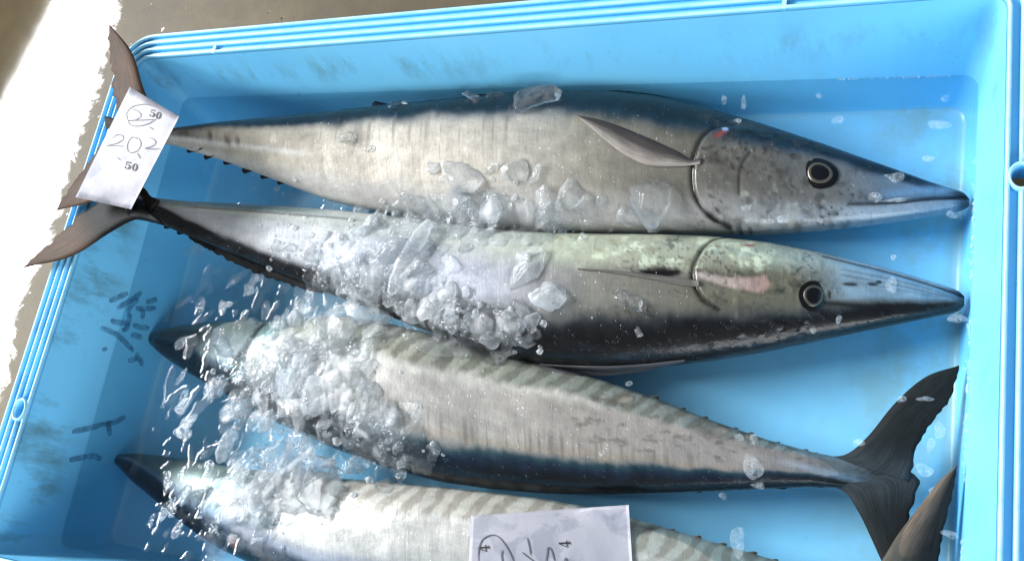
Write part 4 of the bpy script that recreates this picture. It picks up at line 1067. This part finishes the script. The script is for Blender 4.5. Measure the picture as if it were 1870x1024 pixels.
single = [
    (838, 324, 66, 74, 60, 'w', 1, 'large round milky ice lump on the belly of the far fish'),
    (943, 314, 48, 54, 80, 'w', 2, 'round milky ice lump right of the large round one on the far fish'),
    (1180, 362, 74, 100, 20, 'c', 3, 'big clear triangular ice chunk below the far fish pectoral fin'),
    (637, 250, 28, 36, 70, 'c', 4, 'small clear ice drop on the far fish near its tail half'),
    (675, 272, 12, 18, 80, 'c', 5, 'tiny ice bead right of the small drop on the far fish'),
    (793, 306, 18, 30, 80, 'w', 6, 'small oval ice bead left of the large round lump'),
    (728, 194, 32, 22, 10, 'd', 7, 'glassy ice bit on the dark back beside the pointed finlet'),
    (866, 180, 46, 22, -25, 'c', 8, 'left ice sliver on the dark back at the far wall'),
    (905, 176, 32, 26, 10, 'd', 9, 'middle ice bit on the dark back at the far wall'),
    (972, 186, 88, 50, 15, 'c', 10, 'large pointed clear ice chunk at the far wall'),
    (1150, 548, 54, 30, -20, 'c', 11, 'flat clear ice bit on the side of the second fish'),
    (966, 494, 46, 92, -35, 'c', 12, 'long clear oval ice shard standing oblique on the second fish'),
    (1003, 540, 64, 62, 30, 'w', 13, 'star shaped clear ice piece right of the oblique long shard'),
    (888, 628, 112, 58, -8, 'd', 14, 'dark glassy ice block on the black back of the second fish'),
    (752, 470, 50, 122, -22, 'w', 15, 'tall white ice shard in the heap on the second fish'),
    (668, 568, 92, 58, -12, 'w', 16, 'broad white wedge of ice at the lower edge of the second fish'),
    (528, 882, 48, 116, -10, 'w', 17, 'long upright white ice shard over the nearest fish'),
    (482, 892, 44, 62, -20, 'w', 18, 'round white ice lump left of the long upright shard'),
    (588, 898, 78, 84, -30, 'c', 19, 'large clear curled ice lump right of the long upright shard'),
    (433, 928, 62, 40, 10, 'c', 20, 'flat pearly ice plate at the gill of the nearest fish'),
    (492, 934, 34, 44, 0, 'c', 21, 'small clear ice plate below the round white lump'),
    (449, 754, 30, 66, -38, 'd', 22, 'thin glassy ice plate tilted in the water left of the heap'),
    (1165, 606, 12, 22, 20, 'c', 23, 'tiny ice sliver on the lower side of the second fish'),
    (572, 458, 32, 38, 80, 'w', 24, 'white ice bead at the left edge of the heap on the second fish'),
    (503, 450, 22, 26, 60, 'c', 25, 'left of two clear droplets on the second fish tail half'),
    (528, 452, 16, 26, 80, 'c', 26, 'right of two clear droplets on the second fish tail half'),
    (878, 404, 52, 44, 30, 'c', 27, 'clear round ice lump in the gap between the two upper fish'),
    (1148, 395, 46, 40, 40, 'c', 28, 'clear ice bit tucked left of the big triangular chunk'),
    (1040, 352, 50, 62, -30, 'c', 29, 'clear ice lump on the belly of the far fish near the gap'),
    (820, 545, 40, 52, -30, 'w', 30, 'white ice lump at the right end of the heap on the second fish'),
    (950, 580, 34, 48, -30, 'w', 31, 'bright ice lump above the dark glassy block'),
    (870, 592, 40, 36, 10, 'c', 32, 'clear ice bit left of the bright lump above the dark block'),
    (560, 640, 56, 44, 10, 'c', 33, 'clear ice piece topping the heap over the third fish'),
    (540, 740, 60, 70, 20, 'w', 34, 'big milky ice lump in the middle of the heap over the third fish'),
    (470, 672, 50, 64, 60, 'c', 35, 'clear ice plate at the left edge of the heap over the third fish'),
    (640, 510, 30, 74, -38, 'w', 36, 'slanted white shard at the left end of the heap on the second fish'),
    (400, 705, 36, 40, 70, 'd', 37, 'glassy ice bit on the dark back of the submerged third fish'),
    (432, 800, 26, 74, -25, 'd', 38, 'thin curved glassy ice rim floating above the nearest fish head'),
    (645, 690, 54, 40, 10, 'c', 39, 'clear ice bit at the right edge of the heap over the third fish'),
    (905, 380, 40, 60, -20, 'c', 40, 'upright clear ice bit on the belly line of the far fish'),
    (735, 395, 34, 80, -12, 'c', 41, 'tall thin clear shard in the gap left of the far fish belly'),
    (690, 398, 22, 60, -18, 'c', 42, 'narrow clear sliver at the left end of the gap ice'),
]
for (px, py, w, h, rot, kind, k, lab) in single:
    ice_at(px, py, w, h, rot, kind, k % 26, lab, thick=.62 if kind != 'd' else .42, lift=.30)
# heaps: every piece its own object
def heap(cxy, n, sig, ang, sizes, pile, label, group, kinds='ccwwc', clip=None):
    c, s = math.cos(R(ang)), math.sin(R(ang)); k = 0
    while k < n:
        u, v = rng.gauss(0, sig[0]), rng.gauss(0, sig[1])
        px, py = cxy[0]+u*c-v*s, cxy[1]-u*s-v*c
        if clip and not clip(px, py): continue
        e = math.exp(-.5*((u/sig[0])**2+(v/sig[1])**2))
        w = rng.uniform(*sizes)*(1 if rng.random() < .75 else 1.6); h = w*rng.uniform(.45, 1.25); kd = rng.choice(kinds)
        big = max(w, h); size = 'tiny' if big < 20 else 'small' if big < 30 else 'middling' if big < 42 else 'large'
        shape = 'long' if h/w < .65 else 'squat' if h/w < .95 else 'broad'
        look = {'C': 'clear', 'W': 'milky', 'd': 'glassy', 'c': 'glassy'}[kd]; uu, vv = (px-cxy[0])/sig[0], (py-cxy[1])/sig[1]
        place = ('upper ' if vv < -.45 else 'lower ' if vv > .45 else 'middle ')+('left' if uu < -.45 else 'right' if uu > .45 else 'centre')
        o = ice_at(px, py, w, h, rng.uniform(40, 85) if rng.random() < .6 else rng.uniform(0, 180), kd, rng.randrange(26), '%s %s %s ice lump, %s of %s' % (size, look, shape, place, label), group, thick=rng.uniform(.35, .65), lift=.15, tilt=26)
        o.location.z += pile*e*rng.uniform(0, 1.0)
        k += 1
heap((690, 500), 58, (66, 48), 10, (18, 52), .007, 'white heap on the second fish', 'ice heap on the second fish', 'CWWCc')
heap((880, 395), 40, (110, 30), -4, (18, 50), .005, 'ice between both upper fish', 'ice in the gap between the upper fish', 'CCWcC')
heap((870, 585), 30, (70, 26), -14, (12, 36), .004, 'ice along the second fish dark back', 'ice along the dark back of the second fish', 'CdCWc')
heap((560, 690), 62, (70, 68), 40, (20, 58), .008, 'heap over the third fish', 'ice heap over the third fish', 'CWWCc')
heap((500, 880), 34, (70, 46), 10, (20, 56), .006, 'heap over the nearest fish', 'ice heap over the nearest fish', 'CWCCc')
heap((690, 800), 26, (62, 42), -20, (16, 44), .003, 'ice between the two lower fish', 'ice between the lower fish', 'CCcCd')
heap((1050, 400), 10, (80, 22), 0, (12, 28), .004, 'thin ice below the far fish pectoral fin', 'ice at the right end of the gap', 'CC')
# thin clear flakes afloat over the two submerged heads
def flakes(n, box, where, group):
    for k in range(n):
        px, py = rng.uniform(*box[:2]), rng.uniform(*box[2:]); px += (py-box[2])*-.16; w = rng.uniform(16, 46); h = w*rng.uniform(.35, .8); rot = rng.gauss(60, 25)
        lean = 'upright' if rot > 70 else 'slanting' if rot > 40 else 'lying'
        size = 'small' if w < 25 else 'middling' if w < 36 else 'large'
        row = (py-box[2])/(box[3]-box[2]); c = (px+(py-box[2])*.16-box[0])/(box[1]-box[0])
        place = ('far ' if row < .33 else 'near ' if row > .67 else 'mid ')+('left' if c < .33 else 'right' if c > .67 else 'centre')
        p = at(px, py, .083); o = ice_at(px, py, w, h, rot, 'C', rng.randrange(26), '%s %s clear ice flake afloat %s, %s' % (size, lean, where, place), group, thick=.11, lift=.0, tilt=1.6, wz=zwat(p.x, p.y)+.0004)
flakes(26, (330, 560, 400, 600), 'beyond the third fish head', 'flakes afloat beyond the third fish head')
flakes(30, (330, 520, 600, 1000), 'about the submerged heads', 'flakes afloat about the submerged heads')
# crushed ice slush: a sheet of overlapping tilted melting flakes filling the heaps
def slush_mat():
    m, nt, b = new_mat('slush_ice'); out = nt.nodes['Material Output']; P = coords(nt)
    fine = noise(nt, P, 210, 4, .65); nn = noise(nt, P, 48, 5, .7, .8)
    b.inputs['Base Color'].default_value = (.88, .90, .92, 1); b.inputs['Roughness'].default_value = .08; b.inputs['IOR'].default_value = 1.33
    tl = N(nt, 'ShaderNodeBsdfTranslucent'); tl.inputs[0].default_value = (.92, .95, .97, 1); bt = N(nt, 'ShaderNodeMixShader'); bt.inputs[0].default_value = .45
    nt.links.new(b.outputs[0], bt.inputs[1]); nt.links.new(tl.outputs[0], bt.inputs[2])
    nrm = bump(nt, fine, .60, .0022); nt.links.new(nrm, b.inputs['Normal'])
    t = N(nt, 'ShaderNodeBsdfTransparent'); t.inputs[0].default_value = (.95, .97, .98, 1)
    g = N(nt, 'ShaderNodeBsdfGlossy'); g.inputs['Roughness'].default_value = .06; nt.links.new(nrm, g.inputs['Normal'])
    fr = N(nt, 'ShaderNodeFresnel'); two_sided(nt, fr); nt.links.new(nrm, fr.inputs['Normal'])
    clear = N(nt, 'ShaderNodeMixShader'); nt.links.new(fr.outputs[0], clear.inputs[0]); nt.links.new(t.outputs[0], clear.inputs[1]); nt.links.new(g.outputs[0], clear.inputs[2])
    a = N(nt, 'ShaderNodeAttribute', attribute_name='Col'); mxs = N(nt, 'ShaderNodeMixShader')
    f = math_(nt, 'MULTIPLY', sepx(nt, a.outputs['Vector'])[0], ramp(nt, nn, [(.32, (.30,)*3), (.66, (1.1,)*3)]), True)
    nt.links.new(f, mxs.inputs[0]); nt.links.new(clear.outputs[0], mxs.inputs[1]); nt.links.new(bt.outputs[0], mxs.inputs[2])
    nt.links.new(mxs.outputs[0], out.inputs['Surface']); return m
def build_slush():
    blobs = [((690, 500), (95, 62), 10, 1.0), ((880, 398), (135, 36), -4, .62), ((865, 590), (95, 26), -14, .62), ((560, 690), (108, 86), 40, 1.0), ((500, 885), (110, 52), 10, .8), ((690, 790), (95, 42), -20, .6), ((640, 585), (80, 34), -20, .85), ((790, 620), (60, 20), -20, .45)]
    dx = .0014; x0, x1, y0, y1 = .08, .80, .04, .56
    xs = np.arange(x0, x1, dx); ys = np.arange(y0, y1, dx); X, Yg = np.meshgrid(xs, ys, indexing='ij')
    inv = CM.transposed()
    def px_of(x, y, z):
        q = np.stack([x-CAM.x, y-CAM.y, z-CAM.z], -1)@np.array(CM); return 935+FPX*q[..., 0]/-q[..., 2], 512-FPX*q[..., 1]/-q[..., 2]
    # coarse support height (fish or water), then upsample
    cs = .005; cx = np.arange(x0, x1+cs, cs); cy = np.arange(y0, y1+cs, cs); G = np.zeros((len(cx), len(cy)))
    for i, x in enumerate(cx):
        for j, y in enumerate(cy): G[i, j] = max(top_z(x, y, 0) or 0, zwat(x, y))
    fi = (X-x0)/cs; fj = (Yg-y0)/cs; i0 = fi.astype(int); j0 = fj.astype(int); a = fi-i0; b_ = fj-j0
    base = (G[i0, j0]*(1-a)+G[i0+1, j0]*a)*(1-b_)+(G[i0, j0+1]*(1-a)+G[i0+1, j0+1]*a)*b_
    PXg, PYg = px_of(X, Yg, base); mask = np.zeros_like(X)
    for (c0, sg, an, k) in blobs:
        c, s_ = math.cos(R(an)), math.sin(R(an)); dxp = PXg-c0[0]; dyp = -(PYg-c0[1]); u = (dxp*c+dyp*s_)/sg[0]; v = (-dxp*s_+dyp*c)/sg[1]
        mask = np.maximum(mask, k*(1-sst(.45, 1.45, np.hypot(u, v)+fbm(PXg/38, PYg/38, 91)*.42)))
    Hh = np.zeros_like(X); rs = np.random.RandomState(31); n = 0
    Wt = np.zeros_like(X)+.25
    while n < 1700:
        i = rs.randint(len(xs)); j = rs.randint(len(ys)); mk_ = mask[i, j]
        if rs.rand() > mk_**.8: continue
        n += 1; cx_, cy_ = xs[i], ys[j]
        sz = rs.choice([.0040, .0065, .0100, .0150], p=[.26, .34, .26, .14])*rs.uniform(.8, 1.35); aa, bb = sz*rs.uniform(1, 1.9), sz*rs.uniform(.6, 1)
        rr = aa*1.5; ia, ib = np.searchsorted(xs, [cx_-rr, cx_+rr]); ja, jb = np.searchsorted(ys, [cy_-rr, cy_+rr])
        if ib-ia < 2 or jb-ja < 2: continue
        th = R(rs.normal(60, 40)); c, s_ = math.cos(th), math.sin(th); xx = X[ia:ib, ja:jb]-cx_; yy = Yg[ia:ib, ja:jb]-cy_
        u = (xx*c+yy*s_)/aa; v = (-xx*s_+yy*c)/bb; ph = np.arctan2(v, u); r = np.hypot(u, v)
        k = rs.randint(3, 6); lim = .82/np.maximum(.5, np.cos(((ph+rs.rand()*6) % (2*np.pi/k))-np.pi/k))          # angular outline
        tx, ty = rs.normal(0, .20), rs.normal(0, .20); top_ = mk_*rs.uniform(.001, .0065)+rs.uniform(.0006, .0018)+xx*tx+yy*ty+sz*.28*(1-np.clip(r, 0, 1)**2)
        hh = top_*sst(0, 1, (lim-r)/(.0026/bb)+.3); w_ = hh > Hh[ia:ib, ja:jb]
        Hh[ia:ib, ja:jb] = np.where(w_, hh, Hh[ia:ib, ja:jb]); Wt[ia:ib, ja:jb] = np.where(w_, rs.choice([.05, .14, .30, .55, .90]), Wt[ia:ib, ja:jb])
    def blur(A, k):
        for _ in range(k):
            Pd = np.pad(A, 1, mode='edge'); A = (Pd[:-2, 1:-1]+Pd[2:, 1:-1]+Pd[1:-1, :-2]+Pd[1:-1, 2:]+2*A)/6
        return A
    Hh = blur(Hh, 3); Wt = blur(Wt, 3)*(.35+.65*sst(.1, .8, mask)); base = blur(base, 6)
    Z = base+Hh+.0010*mask; keep = (mask > .04) & (Hh > .0003)
    kf = keep[:-1, :-1] | keep[1:, :-1] | keep[1:, 1:] | keep[:-1, 1:]
    Z = np.where(keep, Z, base-.0012)
    idx = np.arange(X.size).reshape(X.shape); Fq = np.stack([idx[:-1, :-1], idx[1:, :-1], idx[1:, 1:], idx[:-1, 1:]], -1)[kf]
    used = np.unique(Fq); mp = np.full(X.size, -1); mp[used] = np.arange(len(used)); V = np.stack([X, Yg, Z], -1).reshape(-1, 3)[used]
    cc = Wt.ravel()[used]; o = mesh_obj('crushed_ice', V.tolist(), mp[Fq].tolist(), slush_mat(), None, True, np.stack([cc]*3, -1))
    tag(o, 'white crushed ice slush lying over and between the fish', None, kind='stuff')
build_slush()
# crumbs too small to pick apart
def crumbs():
    bm0 = bmesh.new(); bmesh.ops.create_icosphere(bm0, subdivisions=1, radius=1); bv = np.array([v.co for v in bm0.verts]); bf = [tuple(v.index for v in f.verts) for f in bm0.faces]; bm0.free()
    V = []; F = []; rs = np.random.RandomState(5)
    spots = [((690, 500), (75, 50), 10, 60, .006), ((880, 395), (125, 34), -4, 40, .004), ((860, 588), (85, 28), -14, 60, .004), ((560, 690), (82, 76), 40, 60, .006), ((500, 880), (90, 55), 10, 50, .005), ((690, 790), (80, 50), -20, 40, .003), ((560, 460), (60, 30), -20, 40, .001)]
    for (c0, sg, an, n, pile) in spots:
        c, s = math.cos(R(an)), math.sin(R(an))
        for _ in range(n):
            u, v = rs.normal()*sg[0], rs.normal()*sg[1]; px, py = c0[0]+u*c-v*s, c0[1]-u*s-v*c
            p, nrm, hit = on_fish(px, py, 0, .08); zw_ = zwat(p.x, p.y)
            if not hit or p.z < zw_-.003: p = at(px, py, zw_)
            r = rs.choice([.0014, .0022, .0032, .0046], p=[.35, .35, .2, .1])*rs.uniform(.8, 1.3)
            e = math.exp(-.5*((u/sg[0])**2+(v/sg[1])**2))
            sc3 = np.array([rs.uniform(.7, 1.5), rs.uniform(.7, 1.5), rs.uniform(.5, 1.0)])*r
            a = rs.uniform(0, 6.28); rot = np.array([[math.cos(a), -math.sin(a), 0], [math.sin(a), math.cos(a), 0], [0, 0, 1]])
            jit = 1+.35*(rs.rand(len(bv), 1)-.5)
            q = ((bv*jit*sc3)@rot.T)+np.array(p)+np.array([0, 0, r*.3+pile*e*rs.rand()])
            b0 = len(V); V += q.tolist(); F += [(x+b0, y+b0, z+b0) for x, y, z in bf]
    o = mesh_obj('ice_crumbs', V, F, M_wetw); tag(o, 'fine crushed ice crumbs strewn over and between the fish', None, kind='stuff')
crumbs()

# ------------------------------------------------------------------ foam on the water (right half)
def foam(px, py, w, h, seed, label, group=None):
    rs = np.random.RandomState(seed); p0 = at(px, py, .055); zw_ = zwat(p0.x, p0.y)
    q_, nrm, hit = on_fish(px, py, .0004, zw_)
    z = max(zw_, q_.z if hit else 0)+.0006
    p = at(px, py, z); s = (p-CAM).length/FPX; V = []; F = []; n = 26
    ph = rs.rand(4)*6.28
    def outline(a): return 1+.18*math.sin(2*a+ph[0])+.10*math.sin(3*a+ph[1])+.04*math.sin(5*a+ph[2])
    for i, (k, dz) in enumerate(((1, .0000), (.88, .0001), (.5, .0002))):
        for j in range(n):
            a = 2*math.pi*j/n; V.append((w*.5*s*k*outline(a)*math.cos(a), h*.5*s*k*outline(a)*math.sin(a), dz))
    for i in range(2):
        for j in range(n): F.append((i*n+j, i*n+(j+1) % n, (i+1)*n+(j+1) % n, (i+1)*n+j))
    F.append(tuple(2*n+j for j in range(n)))
    for _ in range(max(1, int(w*h/160))):                       # bubbles: rings standing in the patch
        cx, cy = rs.uniform(-.25, .25)*w*s, rs.uniform(-.25, .25)*h*s; r = rs.uniform(.0012, .0026); b0 = len(V)
        for (rr, dz) in ((1.25, .0003), (1.0, .0010), (.8, .0010), (.66, .0004)):
            for j in range(12): a = 2*math.pi*j/12; V.append((cx+r*rr*math.cos(a), cy+r*rr*math.sin(a), dz))
        for i in range(3):
            for j in range(12): F.append((b0+i*12+j, b0+i*12+(j+1) % 12, b0+(i+1)*12+(j+1) % 12, b0+(i+1)*12+j))
    o = mesh_obj('foam_patch', V, F, M_foam); o.location = p; tag(o, label, 'foam', group)
foams = [(1374, 852, 34, 44, 'largest white foam patch on the flank of the third fish'), (1384, 884, 20, 18, 'foam blob hanging under the largest foam patch'), (1347, 988, 28, 46, 'tall foam patch on the water above the nearest fish tail half'),
         (1376, 806, 18, 24, 'foam patch on the upper edge of the third fish tail stock'), (1350, 800, 16, 18, 'foam patch just left of the one on the third fish tail stock'),
         (1630, 325, 34, 22, 'foam patch above the far fish upper jaw'), (1598, 360, 20, 22, 'round foam patch at the far fish mouth corner'), (1636, 364, 26, 12, 'flat foam streak on the far fish jaw'),
         (1430, 396, 26, 20, 'foam patch on the far fish lower cheek'), (1363, 378, 22, 12, 'foam patch at the far fish cheek line'), (1400, 402, 14, 14, 'small foam dot left of the lower cheek patch'),
         (1738, 392, 16, 14, 'foam under the far fish snout tip'), (1748, 581, 26, 16, 'foam at the second fish snout tip'), (1530, 219, 18, 16, 'foam ring in open water above the far fish head'),
         (1345, 222, 20, 10, 'foam ring on the dark back behind the far fish head'), (1715, 228, 40, 14, 'foam streak in the far right corner'), (1726, 180, 14, 12, 'foam dot by the far right waterline corner'),
         (1628, 520, 16, 34, 'upright foam streak over the second fish snout'), (1484, 602, 12, 12, 'foam bubble on the dark edge of the second fish head'), (1532, 583, 10, 16, 'foam drop below the second fish eye'),
         (1716, 785, 20, 24, 'foam ring beside the third fish upper tail lobe'), (1700, 812, 14, 22, 'foam bit below the ring beside the tail lobe'), (1688, 858, 24, 22, 'foam bit in the fork of the third fish tail'),
         (1646, 728, 14, 10, 'foam bit on the front edge of the third fish tail lobe'), (1690, 728, 26, 8, 'foam streak across the third fish tail lobe'), (1708, 895, 22, 12, 'foam on the brown tail lobe in the near right corner'),
         (1735, 975, 26, 12, 'foam wedge by the right wall near the bottom'), (1320, 905, 12, 12, 'foam ring under the third fish tail stock'), (1568, 808, 16, 14, 'clear bubble at the root of the third fish tail'),
         (1358, 188, 10, 26, 'thin foam curl on the shaded far wall'), (1322, 183, 10, 18, 'faint foam curl left of the thin one on the far wall'), (1148, 700, 14, 8, 'foam fleck on the third fish upper edge'),
         (1100, 828, 10, 10, 'foam ring on the flank of the third fish'), (1496, 175, 12, 10, 'foam dot under the far waterline'), (1695, 290, 16, 12, 'faint foam dot right of the far fish head'), (1632, 470, 10, 9, 'foam dot between the two upper snouts')]
for i, (px, py, w, h, lab) in enumerate(foams): foam(px, py, w, h, 300+i, lab)
# beads of froth along the waterline at the right wall
def froth():
    rs = np.random.RandomState(9); V = []; F = []
    bm0 = bmesh.new(); bmesh.ops.create_icosphere(bm0, subdivisions=1, radius=1); bv = np.array([v.co for v in bm0.verts]); bf = [tuple(v.index for v in f.verts) for f in bm0.faces]; bm0.free()
    for _ in range(420):
        y = W-.09-rs.rand()*(W-.12); z0 = zwat(L, y); x = L+TX*z0-abs(rs.normal())*.0012-.0002
        if vn(y*40, 0, 3) < -.35: continue
        r = rs.uniform(.0006, .0017); b0 = len(V)
        V += (bv*[r, r*1.6, r*.8]+[x, y, z0+.0004]).tolist(); F += [(a+b0, b_+b0, c+b0) for a, b_, c in bf]
    for _ in range(60):
        x = L-.02-rs.rand()*.12; y = W+TY*.06-.001; z0 = zwat(x, y); r = rs.uniform(.0006, .0014); b0 = len(V)
        V += (bv*r+[x, y, z0+.0004]).tolist(); F += [(a+b0, b_+b0, c+b0) for a, b_, c in bf]
    o = mesh_obj('froth', V, F, M_foam); tag(o, 'white froth beading along the waterline of the right wall', None, kind='stuff')
froth()
